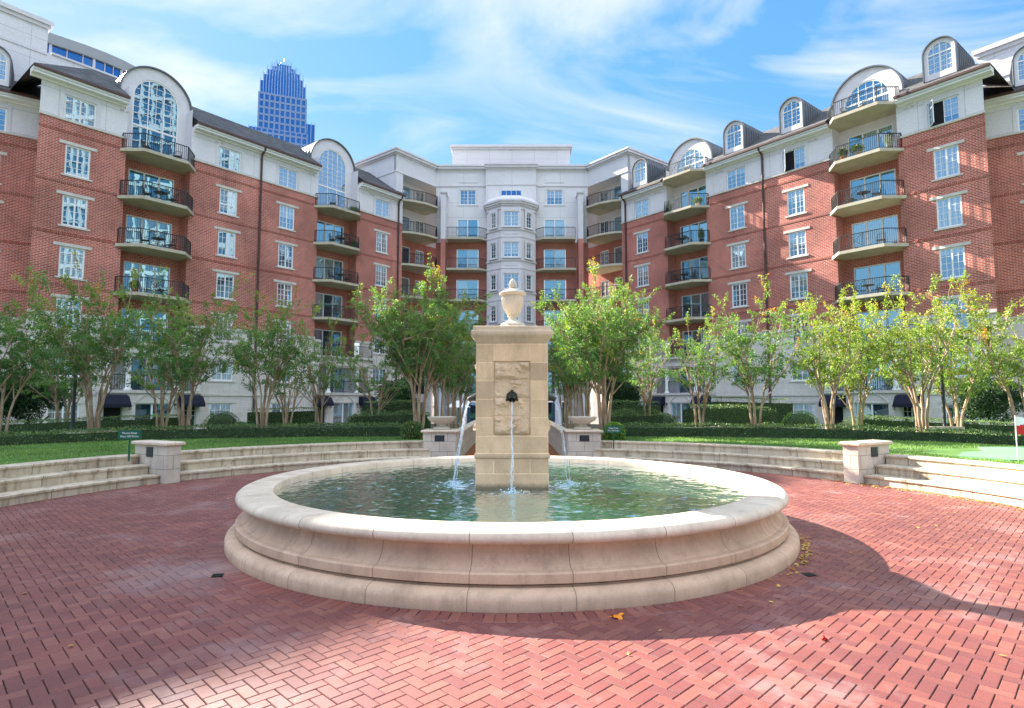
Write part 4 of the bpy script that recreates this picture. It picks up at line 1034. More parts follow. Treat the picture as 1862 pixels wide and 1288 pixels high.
        bw = MB(); wall(bw, a, b, 2.2, 4.6, [(c-1.15, c+1.15, 2.28, 4.43)], o=-.9, d=.1); part(root, fr, 'loggia_wall', bw, M['stucco_plain'], recalc=False)
        inst(D2, root, fr.at(c, -.9, 2.28)); inst(door_spec(2.0, 2.08, 2) if False else D2L, root, fr.at(c, .38, -.72))
        for dx in (-1.45, 1.45): inst(COLUMN, root, fr.at(c+dx, .28, 2.29))
        r = MB()
        for (u, v) in ((a+.52, c-1.62), (c-1.28, c+1.28), (c+1.62, b-.52)): railing(r, [(u, -.36), (v, -.36)], 2.28)
        part(root, fr, 'portico_railing', r, M['rail'])
        for dx in (-2.25, 2.25): inst(AWN, root, fr.at(c+dx, .5, 2.02))
        for dx in (-1.35, 1.35): inst(LAN, root, fr.at(c+dx, .5, 1.35))
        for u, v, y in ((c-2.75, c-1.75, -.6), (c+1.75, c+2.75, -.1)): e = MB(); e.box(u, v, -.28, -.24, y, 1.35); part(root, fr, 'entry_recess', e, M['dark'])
        w = MB()
        for dx in (1.75, 2.25): sash(w, c+dx, c+dx+.5, -.1, 1.35, -.36, .04, 2, 4)
        part(root, fr, 'side_window', w, M['white'])
        # front railing of level 1 terrace above the portico
        r = MB(); railing(r, [(c-2.9, -.45), (c+2.9, -.45)], 5.34); part(root, fr, 'terrace_railing', r, M['rail'])
    # ---- end section, turned towards the plaza
    fe = Frame(sg*30.0, 38.1, -sg*math.atan2(.604, .797)); 
    hl = []
    wc = [sg*3.25, sg*8.0, sg*13]
    for x in wc:
        for l in (1, 2, 3, 4): hl.append((x-.65, x+.65, HEAD[l]-1.85, HEAD[l]))
        hl.append((x-.83, x+.83, HEAD[5]-1.55, HEAD[5])); hl.append((x-.81, x+.81, 3.05, 4.55)); hl.append((x-.81, x+.81, -.30, 1.45))
    bk, st, lm, bd, tr, rf = MB(), MB(), MB(), MB(), MB(), MB()
    x0, x1 = R(0, 16)
    wall(bk, x0, x1, Z_BELT+.2, Z_ST, hl); wall(st, x0, x1, Z_ST+.12, Z_EAVE+.2, hl); wall(lm, x0, x1, -.7, Z_BELT, hl)
    for mb_, z0, z1 in ((bk, Z_BELT+.2, Z_ST), (st, Z_ST+.12, Z_EAVE+.2), (lm, -.7, Z_BELT)):
        mb_.face([(0, 0, z0), (0, 8, z0), (0, 8, z1), (0, 0, z1)], [(0, z0), (8, z0), (8, z1), (0, z1)])
    tr.box(x0, x1, -.07, .02, Z_ST, Z_ST+.118)
    xs = [x0]+sorted(v for x in wc for v in (x-.65, x+.65))+[x1]
    for u, v in zip(xs[::2], xs[1::2]): q = MB(); q.box(u, v, -.10, .02, Z_BELT, Z_BELT+.198); part(root, fe, 'stone_belt', q, M['trim'])
    for l in (2, 3, 4): q = MB(); q.box(x0, x1, -.022, .01, LV[l]-.05, LV[l]+.06); part(root, fe, 'brick_band', q, M['brickband'])
    bd.box(x0, x1, -.022, .01, LV[5]-.05, LV[5]+.06)
    part(root, fe, 'brick_wall', bk, M['brick'], recalc=False); part(root, fe, 'stucco_wall', st, M['stucco'], recalc=False); part(root, fe, 'stone_wall', lm, M['lime'], recalc=False)
    part(root, fe, 'brick_band', bd, M['brickband']); part(root, fe, 'stone_belt', tr, M['trim'])
    for x in wc:
        for l in (1, 2, 3, 4): inst(WIN, root, fe.at(x, 0, HEAD[l]))
        inst(WTOP, root, fe.at(x, 0, HEAD[5])); inst(WGAR, root, fe.at(x, 0, 4.55)); inst(WGRD, root, fe.at(x, 0, 1.45))
    eave_run(root, fe, *R(-.15, 16)); x0, x1 = R(-.15, 16)
    z0, o0 = Z_EAVE+.44, .70; roof_slope(rf, x0, x1, z0, o0)
    rf.face([(X(-.15), -o0, z0), (X(-.15), 4, z0), (X(-.15), 4, 24.15)], [(0, 0)]*3)
    rf.face([(x0, 4.0, 24.15), (x1, 4.0, 24.15), (x1, 10, 24.15), (x0, 10, 24.15)], [(x0, 0), (x1, 0), (x1, 10), (x0, 10)])
    part(root, fe, 'roof', rf, M['roof'], recalc=False)
    dormer(root, fe, sg*3.25)
    mb = MB(); x = X(.72); mb.tube([(x, -.60, Z_EAVE+.32), (x, -.56, Z_EAVE+.15), (x, -.16, Z_EAVE-.15), (x, -.11, Z_EAVE-.4), (x, -.11, -.6)], .08, 8)
    part(root, fe, 'downpipe', mb, M['gutter'], True)
    # ---- stucco lift house behind the roof
    ph = MB(); zt = 27.75 if sg < 0 else 25.65
    a, b = (43.2, 62)
    ph.box(*R(a, b), 7.0, 16, 22, zt-.55)
    tp = MB(); tp.box(*R(a-.12, b), 6.88, 16.1, zt-.55, zt-.3); tp.box(*R(a-.25, b), 6.75, 16.2, zt-.298, zt)
    tp.box(*R(a, b), 6.95, 7.05, zt-2.4, zt-2.2)
    if sg < 0: ph.box(*R(39.0, a), 7.0, 14, 22, 25.55); tp.box(*R(38.9, a-.26), 6.9, 14, 25.551, 25.68)
    part(root, fr, 'lift_house', ph, M['stucco']); part(root, fr, 'parapet', tp, M['stucco_plain'])
    return root
wing(-1); wing(1)

# ---------------------------------------------------------------- centre block
def centre():
    root = empty('central_apartment_block', (0, 0, 0), 0, 'pale centre block with octagonal bay tower and corner balconies, joining the brick wings', 'apartment building')
    fc = Frame(0, 59.5, 0); CX = -.08
    bk, st, lm, tr = MB(), MB(), MB(), MB()
    holes = []
    for sg in (-1, 1):
        x = CX+sg*4.4; 
        for l in (1, 2, 3, 4, 5): holes.append((x-1.1, x+1.1, LV[l], LV[l]+2.2))
        holes.append((x-.83, x+.83, 23.0-1.55, 23.0))
        # slots beside the bay for garden storey
        holes.append((x-.9, x+.9, 2.3, 4.5)); holes.append((x-.9, x+.9, -.65, 1.6))
    wall(bk, -7.7, 7.7, Z_BELT, LV[5]-.2, holes); wall(st, -7.7, 7.7, LV[5]-.2, 25.2, holes); wall(lm, -7.7, 7.7, -.7, Z_BELT, holes)
    # shallow break forward above the bay
    st.box(CX-2.55, CX+2.55, -.45, 0, 20.6, 25.1)
    for sg in (-1, 1):
        x = CX+sg*4.4
        st.box(x-.95, x+.95, -.05, .0, 23.75, 24.55)
    tr.box(-7.6, CX-2.57, -.09, .02, 23.35, 23.47); tr.box(CX+2.57, 7.6, -.09, .02, 23.35, 23.47)
    tr.box(CX-2.6, CX+2.6, -.50, -.44, 23.35, 23.47); 
    part(root, fc, 'brick_wall', bk, M['brick'], recalc=False); part(root, fc, 'stucco_wall', st, M['stucco'], recalc=False); part(root, fc, 'stone_wall', lm, M['lime'], recalc=False)
    part(root, fc, 'stone_belt', tr, M['stucco_plain'])
    co = MB()
    for a, b, y in ((-7.75, CX-2.72, 0), (CX+2.72, 7.75, 0), (CX-2.7, CX+2.7, -.45)):
        co.box(a, b, y-.12, .3, 25.0, 25.12); co.box(a, b, y-.32, .3, 25.122, 25.34); co.box(a, b, y-.42, .3, 25.342, 25.50)
    part(root, fc, 'cornice', co, M['stucco_plain'])
    pt = MB(); pt.box(CX-6.4, CX+6.4, 4.0, 9, 24.0, 28.95); t2 = MB(); t2.box(CX-6.55, CX+6.55, 3.85, 9.1, 28.952, 29.15); t2.box(CX-6.65, CX+6.65, 3.72, 9.2, 29.152, 29.42); t2.box(CX-6.45, CX+6.45, 3.95, 4.0, 26.6, 26.8)
    part(root, fc, 'lift_house', pt, M['stucco']); part(root, fc, 'parapet', t2, M['stucco_plain'])
    rf = MB(); rf.face([(-16, .1, 25.1), (16, .1, 25.1), (16, 12, 25.1), (-16, 12, 25.1)]); part(root, fc, 'roof', rf, M['roof'], recalc=False)
    for sg in (-1, 1):
        x = CX+sg*4.4
        for l in (1, 2, 3, 4, 5): inst(D2L, root, fc.at(x, -.03, LV[l]))
        inst(WTOP, root, fc.at(x, 0, 23.0))
        inst(D2L, root, fc.at(x, -.05, 2.3)); inst(D2L, root, fc.at(x, -.05, -.65))
        for l in (1, 2, 3, 4, 5): inst(BALC if sg < 0 else BALC2, root, fc.at(CX+sg*4.42, 0, LV[l]))
        # pier between the balconies
        a, b = sorted((sg*6.55+CX*0, sg*7.02)); p = MB(); p.box(a, b, -1.5, .0, Z_BELT, LV[5]-.2); part(root, fc, 'brick_pier', p, M['brick'])
        p = MB(); p.box(a, b, -1.5, 0, -.7, Z_BELT); part(root, fc, 'stone_pier', p, M['stucco_plain'])
        p = MB(); p.box(a, b, -1.5, .0, LV[5]-.2, 22.1); p.box(a-.06, b+.06, -1.58, .0, 22.102, 22.2); p.box(a-.10, b+.10, -1.62, 0, 22.202, 22.3)
        part(root, fc, 'stucco_pier', p, M['stucco_plain'])
        # tall entrance pilasters
        a, b = sorted((sg*4.2, sg*4.85)); p = MB(); p.box(a-.1, b-.1, -2.5, -1.9, -.7, 6.3); p.box(a-.2, b, -2.6, -1.8, 6.302, 6.6); part(root, fc, 'pilaster', p, M['stucco_plain'])
        e = MB(); e.box(*sorted((sg*3.2, sg*7.6)), -2.3, 0, 4.6, 6.3); part(root, fc, 'entablature', e, M['lime'])
    # octagonal bay
    y0, y1, hf, hs = 0.0, -2.3, .95, 2.42
    poly = [(CX-hs, 0), (CX-hs, -.95), (CX-hf, y1), (CX+hf, y1), (CX+hs, -.95), (CX+hs, 0)]
    b = MB(); b.prism([(x, y) for x, y in poly], -.7, 20.62); part(root, fc, 'bay_tower', b, M['stucco_plain'])
    def off(d): return [(CX-hs-d, 0), (CX-hs-d, -.95-d*.4), (CX-hf-d*.4, y1-d), (CX+hf+d*.4, y1-d), (CX+hs+d, -.95-d*.4), (CX+hs+d, 0)]
    b = MB()
    for z0, z1, d in ((20.3, 20.42, .08), (20.62, 20.8, .12), (20.802, 21.0, .26), (21.002, 21.12, .36)): b.prism(off(d), z0, z1)
    for l in (1, 2, 3, 4, 5):
        b.prism(off(.10), HEAD[l]-1.85+.0, HEAD[l]-1.75); b.prism(off(.05), LV[l]-.25, LV[l]-.10)
        for fi in (0,):
            b.box(CX-.72, CX+.72, y1-.03, y1, LV[l]+.05, HEAD[l]-2.0)
    part(root, fc, 'bay_cornice', b, M['stucco_plain'])
    b = MB(); b.prism(off(.36), 21.122, 21.2); o2 = off(-.3)
    for i in range(5):
        p, q = off(.36)[i], off(.36)[i+1]; r, s_ = o2[i], o2[i+1]
        b.face([(*p, 21.2), (*q, 21.2), (*s_, 21.75), (*r, 21.75)])
    b.face([(*p, 21.75) for p in o2]); part(root, fc, 'bay_roof', b, M['stucco_plain'])
    cw = MB(); cw.box(CX-1.0, CX+1.0, -.50, -.44, 22.25, 22.75); part(root, fc, 'clerestory', cw, M['towerglass'])
    cw = MB()
    for i in range(5): cw.box(CX-1.02+i*.5, CX-.98+i*.5, -.53, -.502, 22.25, 22.75)
    part(root, fc, 'clerestory_bars', cw, M['white'])
    ang = math.atan2(1.35, 1.47)
    for l in (0, 1, 2, 3, 4, 5):
        hz_ = HEAD[l] if l else 4.62
        inst(WBAY, root, fc.at(CX, 2.3+.125, hz_-.02))
        for sg in (-1, 1):
            mx_, my_ = CX+sg*(hf+hs)/2, -(.95+2.3)/2
            inst(WBAYS, root, fc.m @ Matrix.Translation((mx_, my_, hz_-.02)) @ Matrix.Rotation(sg*ang, 4, 'Z') @ Matrix.Translation((0, -.125, 0)))
    # corner towers with stacked loggias, continuing each wing's front line
    for sg in (-1, 1):
        fr = Frame(0, 69.4, -sg*math.atan2(1.285, 1.0)); X = lambda s: sg*s
        def R(a, b): return (min(sg*a, sg*b), max(sg*a, sg*b))
        bk, st, rs = MB(), MB(), MB()
        cmid = X(14.75)
        xa, xb = R(10.6, 17.0)
        dx_, wx_ = X(15.6), X(13.2)
        for z0, z1, mbx in ((LV[1], LV[4]+2.9, bk), (LV[4]+2.9, 23.5, rs)):
            hh = []
            for l in (1, 2, 3, 4, 5, 6):
                hh.append((dx_-1.05, dx_+1.05, LV[l], LV[l]+2.2)); hh.append((wx_-.575, wx_+.575, LV[l]+.05, LV[l]+2.2))
            wall(mbx, xa, xb, z0, z1, hh, o=-1.6, d=.1)
            xx = X(17.0); mbx.face([(xx, 0, z0), (xx, 1.6, z0), (xx, 1.6, z1), (xx, 0, z1)], [(0, z0), (1.6, z0), (1.6, z1), (0, z1)])
        for l in (1, 2, 3, 4, 5, 6):
            inst(D2L, root, fr.at(dx_, -1.62, LV[l])); inst(WLOG, root, fr.at(wx_, -1.6, LV[l]+2.2))
            inst(BALL if sg < 0 else BALR, root, fr.at(cmid, 0, LV[l]))
        # top band across the loggia and side return
        st.box(*R(12.3, 17.85), 0, .35, 23.3, 25.0); st.box(*R(16.98, 17.85), 0.002, 6.0, 21.0, 25.0)
        st.box(*R(10.9, 17.0), .36, 1.7, 23.35, 23.5)
        c2 = MB()
        for dd, z0, z1 in ((.12, 25.0, 25.12), (.32, 25.122, 25.34), (.42, 25.342, 25.50)):
            c2.box(*R(12.4, 17.85+dd), -dd, .3, z0, z1); c2.box(*R(17.4, 17.85+dd), .302, 6.1, z0, z1)
        c2.box(*R(12.3, 17.9), -.05, 0, 23.3, 23.42); c2.box(*R(17.85, 17.9), 0, 6, 23.3, 23.42)
        bs = MB(); wall(bs, *R(12.4, 17.0), -.7, LV[1]-.2, [(cmid-1.5, cmid+1.5, 2.3, 4.6), (cmid-1.2, cmid+1.2, -.7, 1.5)], o=-.3, d=.4)
        part(root, fr, 'loggia_brick_wall', bk, M['brick'], recalc=False); part(root, fr, 'loggia_stucco_wall', rs, M['stucco_plain'], recalc=False)
        part(root, fr, 'corner_parapet', st, M['stucco_plain']); part(root, fr, 'cornice', c2, M['stucco_plain']); part(root, fr, 'stone_wall', bs, M['lime'], recalc=False)
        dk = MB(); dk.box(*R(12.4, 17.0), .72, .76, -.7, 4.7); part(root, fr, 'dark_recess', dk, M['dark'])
centre()

# ================================================================== DISTANT TOWERS
def skyscraper():
    root = empty('skyscraper', (-129.0, 326, 0), rad(21.0), 'tall stepped glass office tower with a spiked crown, rising far behind the left wing', 'skyscraper')
    # local: square plan, corner at -x,-y faces the camera
    def tier(w, d, z0, z1, fins, spk, mat_core, stone):
        core = MB(); core.box(-w/2, w/2, -d/2, d/2, z0, z1)
        ob('glass_core', core.mesh('glass_core', M['towerglass']), root)
        f = MB(); n = fins
        for k in range(n+1):
            x = -w/2+w*k/n; y = -d/2+d*k/n; hgt = z1+spk*(1+1.3*((k*7) % 3))
            tk = .42 if stone else .16
            f.box(x-tk, x+tk, -d/2-.35, -d/2, z0, hgt); f.box(-w/2-.35, -w/2-.002, y-tk, y+tk, z0, hgt)
            f.box(x-tk, x+tk, d/2, d/2+.35, z0, hgt); f.box(w/2+.002, w/2+.35, y-tk, y+tk, z0, hgt)
        if stone:
            z = z0
            while z < z1:
                f.box(-w/2-.22, w/2+.22, -d/2-.22, -d/2-.01, z, z+1.15); f.box(-w/2-.22, -w/2-.01, -d/2, d/2, z, z+1.15); z += 3.9
        ob('fins' if not stone else 'stone_grid', f.mesh('fins', mat_core), root)
    M['fin'] = plain('silver fins', (.34, .46, .66), .3, .05, .1, .6, Metallic=.5); M['hazestone'] = plain('haze tinted tower stone', (.20, .30, .48), .7, .06, .05)  # stone colour shifted to blue: distance haze and sky light painted in
    tier(26.0, 26.0, 0, 147, 9, 0, M['hazestone'], True)
    tier(24.0, 24.0, 147, 167.5, 9, 0, M['hazestone'], True)
    tier(23.0, 23.0, 167.5, 174.5, 16, .7, M['fin'], False); tier(20.0, 20.0, 174.5, 179, 14, .8, M['fin'], False)
    tier(16.6, 16.6, 179, 183, 12, .9, M['fin'], False); tier(12.2, 12.2, 183, 186.5, 10, .9, M['fin'], False); tier(7.5, 7.5, 186.5, 189.5, 6, 1.0, M['fin'], False)
    m = MB(); m.tube([(0, 0, 189), (0, 0, 195.5)], [.35, .08], 6); ob('mast', m.mesh('mast', M['fin']), root)
    m = MB(); m.tube([(-2.0, 1, 189), (-2.0, 1, 193)], [.25, .06], 6); ob('mast', m.mesh('mast', M['fin']), root)
    # lower shoulders
    for (cx_, cy_, w, d, z) in ((14, 2, 6, 18, 156), (18, 4, 4, 12, 142), (-3, 14, 18, 8, 160), (-14.5, 5, 5, 14, 152), (-18, 7, 4, 9, 143)):
        s = MB(); s.box(cx_-w/2, cx_+w/2, cy_-d/2, cy_+d/2, 0, z); ob('shoulder', s.mesh('shoulder', M['towerglass']), root)
        f = MB(); n = max(2, int(w/1.6))
        for k in range(n+1): x = cx_-w/2+w*k/n; f.box(x-.2, x+.2, cy_-d/2-.3, cy_-d/2, 0, z+.8)
        n = max(2, int(d/1.8))
        for k in range(n+1): y = cy_-d/2+d*k/n; f.box(cx_-w/2-.3, cx_-w/2, y-.2, y+.2, 0, z+.8)
        ob('shoulder_fins', f.mesh('shoulder_fins', M['fin']), root)
skyscraper()

def highrise():
    """curved-top glazed office block behind the left wing"""
    root = empty('office_block', (-88, 112, 0), 0, 'grey rimmed office block with a band of blue glass, showing above the far left roof', 'office building')
    base = [(-92, 90), (-88, 93.5), (-84.5, 97.2), (-81.14, 100.93), (-77.77, 104.2), (-75.57, 106.8), (-74.05, 109.2), (-73.0, 111.6), (-72.4, 114)]
    pts = []
    for p, q in zip(base, base[1:]): pts += [p, ((p[0]+q[0])/2, (p[1]+q[1])/2)]
    n = len(pts)-1; g = MB(); fr = MB(); rim = MB()
    for k in range(n):
        a, b = pts[k], pts[k+1]
        q = lambda p, o: (p[0]+88+o*.78, p[1]-112-o*.62)
        A, B = q(a, 0), q(b, 0); g.face([(*A, 0), (*B, 0), (*B, 65), (*A, 65)])
        A2, B2 = q(a, .5), q(b, .5)
        for z0, z1, mbx in ((64.1, 66.0, rim), (60.6, 61.5, fr)):
            mbx.face([(*A2, z0), (*B2, z0), (*B2, z1), (*A2, z1)]); mbx.face([(*A2, z1), (*B2, z1), (*q(b, -14), z1), (*q(a, -14), z1)]); mbx.face([(*A2, z0), (*B2, z0), (*B, z0), (*A, z0)])
        fr.tube([(*q(a, .15), 0), (*q(a, .15), 64.2)], .22 if k % 3 == 0 else .07, 4)
    ob('glazing', g.mesh('glazing', M['towerglass'], recalc=False), root); ob('mullions', fr.mesh('mullions', M['stucco_plain'], recalc=False), root)
    M['rim'] = plain('grey metal rim', (.30, .33, .34), .5, .05, .1); ob('roof_rim', rim.mesh('roof_rim', M['rim'], recalc=False), root)
highrise()
def reflected_tower():
    root = empty('office_tower', (62, 6, 0), 0, 'pale gridded office tower beyond the right edge, seen only as reflections in the left windows', 'office building')
    M['tealglass'] = glassmat('teal glass', (.40, .68, .72), .5, 0, .05, False); M['tower_grid'] = plain('grey tower cladding', (.30, .31, .31), .7, .05, .1); c = MB(); c.box(0, 30, -28, 20, 0, 95); ob('glazing', c.mesh('glazing', M['tealglass']), root)
    f = MB()
    for k in range(25): y = -28+2*k; f.box(-.5, -.002, y-.16, y+.16, 0, 96)
    for k in range(33): f.box(-.4, -.003, -28, 20, k*2.95, k*2.95+(.75 if k % 2 else .28))
    for k in range(16): x = 2*k; f.box(x-.16, x+.16, 20.002, 20.6, 0, 96)
    for k in range(33): f.box(0, 30, 20.003, 20.45, k*2.95, k*2.95+.35)
    ob('facade_grid', f.mesh('facade_grid', M['tower_grid']), root)
reflected_tower()

# ================================================================== TREES AND SHRUBS
def px(x, Y): return (x-931)/1091.28*Y*1.0
def leafcards(C, N_, rng, ln=(.07, .12), wd=.45, droop=.0):
    """C centres (n,3); N_ leaf directions (n,3) -> quads pointed at both ends"""
    n = len(C); L = rng.uniform(ln[0], ln[1], n)[:, None]
    d = N_/np.linalg.norm(N_, axis=1, keepdims=True)
    r = rng.normal(size=(n, 3)); s = np.cross(d, r); s /= np.linalg.norm(s, axis=1, keepdims=True)+1e-9
    V = np.empty((n, 4, 3)); V[:, 0] = C; V[:, 1] = C+d*L*.5+s*L*wd*.5; V[:, 2] = C+d*L; V[:, 3] = C+d*L*.5-s*L*wd*.5
    V[:, 2, 2] -= L[:, 0]*droop
    return V
def myrtle(seed, H=5.0, spread=1.7, nst=6, dens=1.0, base=1.9, big=1.0):
    """multi stem crape myrtle: (trunk mesh, crown mesh)"""
    rg = random.Random(seed); rng = np.random.RandomState(seed)
    tr = MB(); LV_ = []; R_ = []
    tw = MB()
    for i in range(nst):
        a = 2*PI*i/nst+rg.uniform(-.35, .35); lean = rg.uniform(.55, 1.0)
        bx, by = .13*math.cos(a), .13*math.sin(a); r0 = rg.uniform(.042, .066)*big
        p = [Vector((bx, by, -.1))]; n = 9; ztop = H*rg.uniform(.50, .62)
        for k in range(1, n+1):
            t = k/n; out_ = .13+spread*.36*lean*t**2.6
            p.append(Vector((out_*math.cos(a+.25*math.sin(t*3+i))+rg.uniform(-.02, .02), out_*math.sin(a+.25*math.sin(t*3+i))+rg.uniform(-.02, .02), -.1+(ztop+.1)*t)))
        tr.tube(p, [r0*(1-.55*k/n) for k in range(n+1)], 8)
        for b in range(rg.randint(5, 7)):
            k = rg.randint(4, n); s = p[k]; t0 = (k-4)/(n-4)
            aa = a+rg.uniform(-1.3, 1.3); ho = spread*rg.uniform(.25, 1.0); hz_ = H*rg.uniform(.56, 1.0)
            if ho > spread*.7: hz_ = min(hz_, H*.84)
            e = Vector((ho*math.cos(aa), ho*math.sin(aa), max(hz_, s.z+.35)))
            m_ = s.lerp(e, .5)+Vector((0, 0, -.10))+Vector((rg.uniform(-.1, .1), rg.uniform(-.1, .1), 0)); q = [s, s.lerp(m_, .5)+Vector((0, 0, -.02)), m_, m_.lerp(e, .5)+Vector((0, 0, .04)), e]
            tw.tube(q, [r0*.42, r0*.33, r0*.25, r0*.17, r0*.08], 5, cap=False)
            for w in range(int(rg.randint(13, 17)*dens)):
                u = rg.uniform(.22, 1.0); j = min(3, int(u*4)); s2 = q[j].lerp(q[j+1], u*4-j)
                dv = Vector((rg.gauss(0, 1), rg.gauss(0, 1), rg.gauss(.35, .75))).normalized(); ln = rg.uniform(.35, .85)*(1.0 if u < .9 else 1.15)
                if u > .88: dv = (dv*.6+Vector((.2*math.cos(aa), .2*math.sin(aa), 1.0))).normalized()
                if s2.z < base+.5: dv.z = abs(dv.z)*.6
                e2 = s2+dv*ln; 
                if e2.z < base: e2.z = base+rg.random()*.3
                mid = s2.lerp(e2, .55)+Vector((0, 0, .06)); e2.z -= .10*ln
                tw.tube([s2, mid, e2], [.007, .005, .002], 3, cap=False)
                m = int(rg.randint(40, 54)*1.0)
                t = rng.uniform(.12, 1.02, m)[:, None]; S, Mi, E_ = np.array(s2), np.array(mid), np.array(e2)
                C = (1-t)**2*S+2*t*(1-t)*Mi+t*t*E_+rng.normal(0, .035, (m, 3))
                Dn = rng.normal(0, .75, (m, 3))+np.array(dv)*.8; Dn[:, 2] -= .15
                LV_.append(leafcards(C, Dn, rng, (.05, .095), .5, .2))
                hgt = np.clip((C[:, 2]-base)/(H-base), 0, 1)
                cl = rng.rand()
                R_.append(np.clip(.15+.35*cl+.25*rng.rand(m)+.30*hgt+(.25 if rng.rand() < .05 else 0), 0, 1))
    V = np.concatenate(LV_).reshape(-1, 3); F = np.arange(len(V)).reshape(-1, 4); R = np.concatenate(R_)
    return tr.mesh('trunk', M['bark'], True, False), tw.mesh('limbs', M['bark'], True, False), V, F, R
MYR = {}
def myr(key, seed, leaf, **k):
    t, tw, V, F, R = myrtle(seed, **k); MYR[key] = (t, tw, cloudmesh('crown', V, F, R, M[leaf]))
myr('g1', 1, 'leaf', H=5.3, spread=2.15, nst=4, dens=.78); myr('g2', 2, 'leaf', H=5.0, spread=2.1, nst=4, dens=.75)
myr('sparse', 3, 'leaf', H=4.6, spread=1.8, dens=.30, nst=4); myr('sparse2', 9, 'leaf', H=4.6, spread=1.8, dens=.38, nst=4)
myr('big', 4, 'leaf', H=5.7, spread=2.4, nst=5, dens=1.6, base=2.1, big=1.25); myr('big2', 5, 'leaf', H=5.5, spread=2.3, nst=5, dens=1.6, base=2.1, big=1.25)
myr('y1', 6, 'leaf_y', H=5.0, spread=2.1, dens=.7, nst=4); myr('y2', 7, 'leaf_y', H=4.8, spread=2.0, dens=.65, nst=4); myr('row', 8, 'leaf', H=5.2, spread=1.35, dens=.8, nst=4)
TREES = [
 # px, Y, kind, top z, turn, label
 (5, 17.2, 'g2', 5.2, .3, 'green crape myrtle cut by the left edge of the photo'),
 (175, 18.6, 'g1', 5.7, 0, 'green crape myrtle with two thick trunks above the pale slab left of the lawn sign'),
 (118, 23.5, 'g2', 5.0, 1.2, 'green crape myrtle standing behind the lamp post at far left'),
 (298, 23.0, 'sparse2', 5.0, 2.1, 'slender crape myrtle behind, right of the left lawn sign'),
 (340, 18.7, 'g2', 5.3, 2.9, 'green crape myrtle with split trunks right of the left pier'),
 (478, 18.7, 'g1', 5.0, 1.7, 'green crape myrtle between the left pier and the basin'),
 (525, 24.0, 'sparse', 4.4, .4, 'thin sparse crape myrtle behind, in front of the brown downpipe'),
 (583, 20.5, 'sparse', 4.4, 1.4, 'almost bare crape myrtle before the sliding garden door at left'),
 (683, 25.0, 'sparse2', 4.6, 2.6, 'sparse crape myrtle beside the round boxwood and black awning'),
 (762, 17.9, 'big', 5.45, .2, 'tall dense crape myrtle behind the left bowl pedestal'),
 (800, 21.6, 'row', 5.3, .9, 'nearest slim crape myrtle of the row left of the garden path'),
 (820, 25.5, 'row', 5.3, 2.2, 'second slim crape myrtle of the row left of the garden path'),
 (836, 30.0, 'row', 5.3, 3.1, 'farthest slim crape myrtle of the row left of the garden path'),
 (1098, 17.9, 'big2', 5.35, 1.3, 'tall dense sunlit crape myrtle behind the right bowl pedestal'),
 (1062, 21.6, 'row', 5.2, 1.9, 'nearest slim crape myrtle of the row right of the garden path'),
 (1043, 25.5, 'row', 5.2, .4, 'second slim crape myrtle of the row right of the garden path'),
 (1027, 30.0, 'row', 5.2, 2.7, 'farthest slim crape myrtle of the row right of the garden path'),
 (1176, 22.0, 'sparse2', 4.7, .5, 'sparse crape myrtle left of the dark open sliding door'),
 (1270, 20.0, 'sparse2', 4.5, 1.1, 'sparse crape myrtle right of the dark open sliding door'),
 (1372, 19.0, 'g2', 4.9, .8, 'green crape myrtle before the tiered hedges on the right'),
 (1505, 18.6, 'y1', 5.0, .2, 'yellowing crape myrtle before the black awning behind the right pier'),
 (1555, 21.5, 'y2', 4.9, 1.9, 'yellowing crape myrtle beside the wall lantern, behind the right pier'),
 (1672, 18.6, 'y2', 5.2, .7, 'yellowing crape myrtle with spread trunks above the pale slab at right'),
 (1735, 22.5, 'y1', 5.1, 2.5, 'yellow green crape myrtle just behind the right lamp post'),
 (1852, 17.2, 'y1', 5.1, 1.2, 'yellowing crape myrtle at the right edge above the golf flag'),
]
for x, Y, kd, top, rz, lab in TREES:
    X_ = px(x, Y); z = gz(X_, Y)-.03
    t = empty('crape_myrtle', (X_, Y, z), rz, lab, 'tree', 'crape myrtles round the lawn')
    tm, lm_, cm = MYR[kd]; H = {'g1': 5.3, 'g2': 5.0, 'sparse': 4.6, 'sparse2': 4.6, 'big': 5.7, 'big2': 5.5, 'y1': 5.0, 'y2': 4.8, 'row': 5.2}[kd]
    s = (top-z)/H; t.scale = (s, s, s)
    ob('trunk', tm, t); ob('limbs', lm_, t); ob('crown', cm, t)

def evergreen(seed, w, h, zb):
    rng = np.random.RandomState(seed); rg = random.Random(seed); LVs = []; R_ = []
    for b in range(60):
        c = rng.normal(size=3); c /= np.linalg.norm(c); c = c*rng.uniform(.35, .92)*np.array([w/2-.25, w/2-.25, (h-zb)/2-.2])+np.array([0, 0, (h+zb)/2])
        n = 420; d = rng.normal(size=(n, 3)); d /= np.linalg.norm(d, axis=1, keepdims=True); r = rng.uniform(.75, 1.05, n)[:, None]*rng.uniform(.28, .48)
        LVs.append(leafcards(c+d*r, d+rng.normal(0, .6, (n, 3)), rng, (.05, .10), .55)); R_.append(np.clip(rng.rand(n)*.6+.3*rng.rand(), 0, 1))
    V = np.concatenate(LVs).reshape(-1, 3); F = np.arange(len(V)).reshape(-1, 4)
    tr = MB()
    for i in range(5):
        a = 2*PI*i/5; tr.tube([(.06*math.cos(a), .06*math.sin(a), -.1), (.16*math.cos(a), .16*math.sin(a), zb*.7), (w*.28*math.cos(a), w*.28*math.sin(a), zb+.5)], [.07, .055, .03], 7)
    return tr.mesh('trunk', M['bark_d'], True, False), cloudmesh('crown', V, F, np.concatenate(R_), M['leaf_d'])
EV = [evergreen(21, 3.2, 3.6, .9), evergreen(22, 2.2, 2.9, .6)]
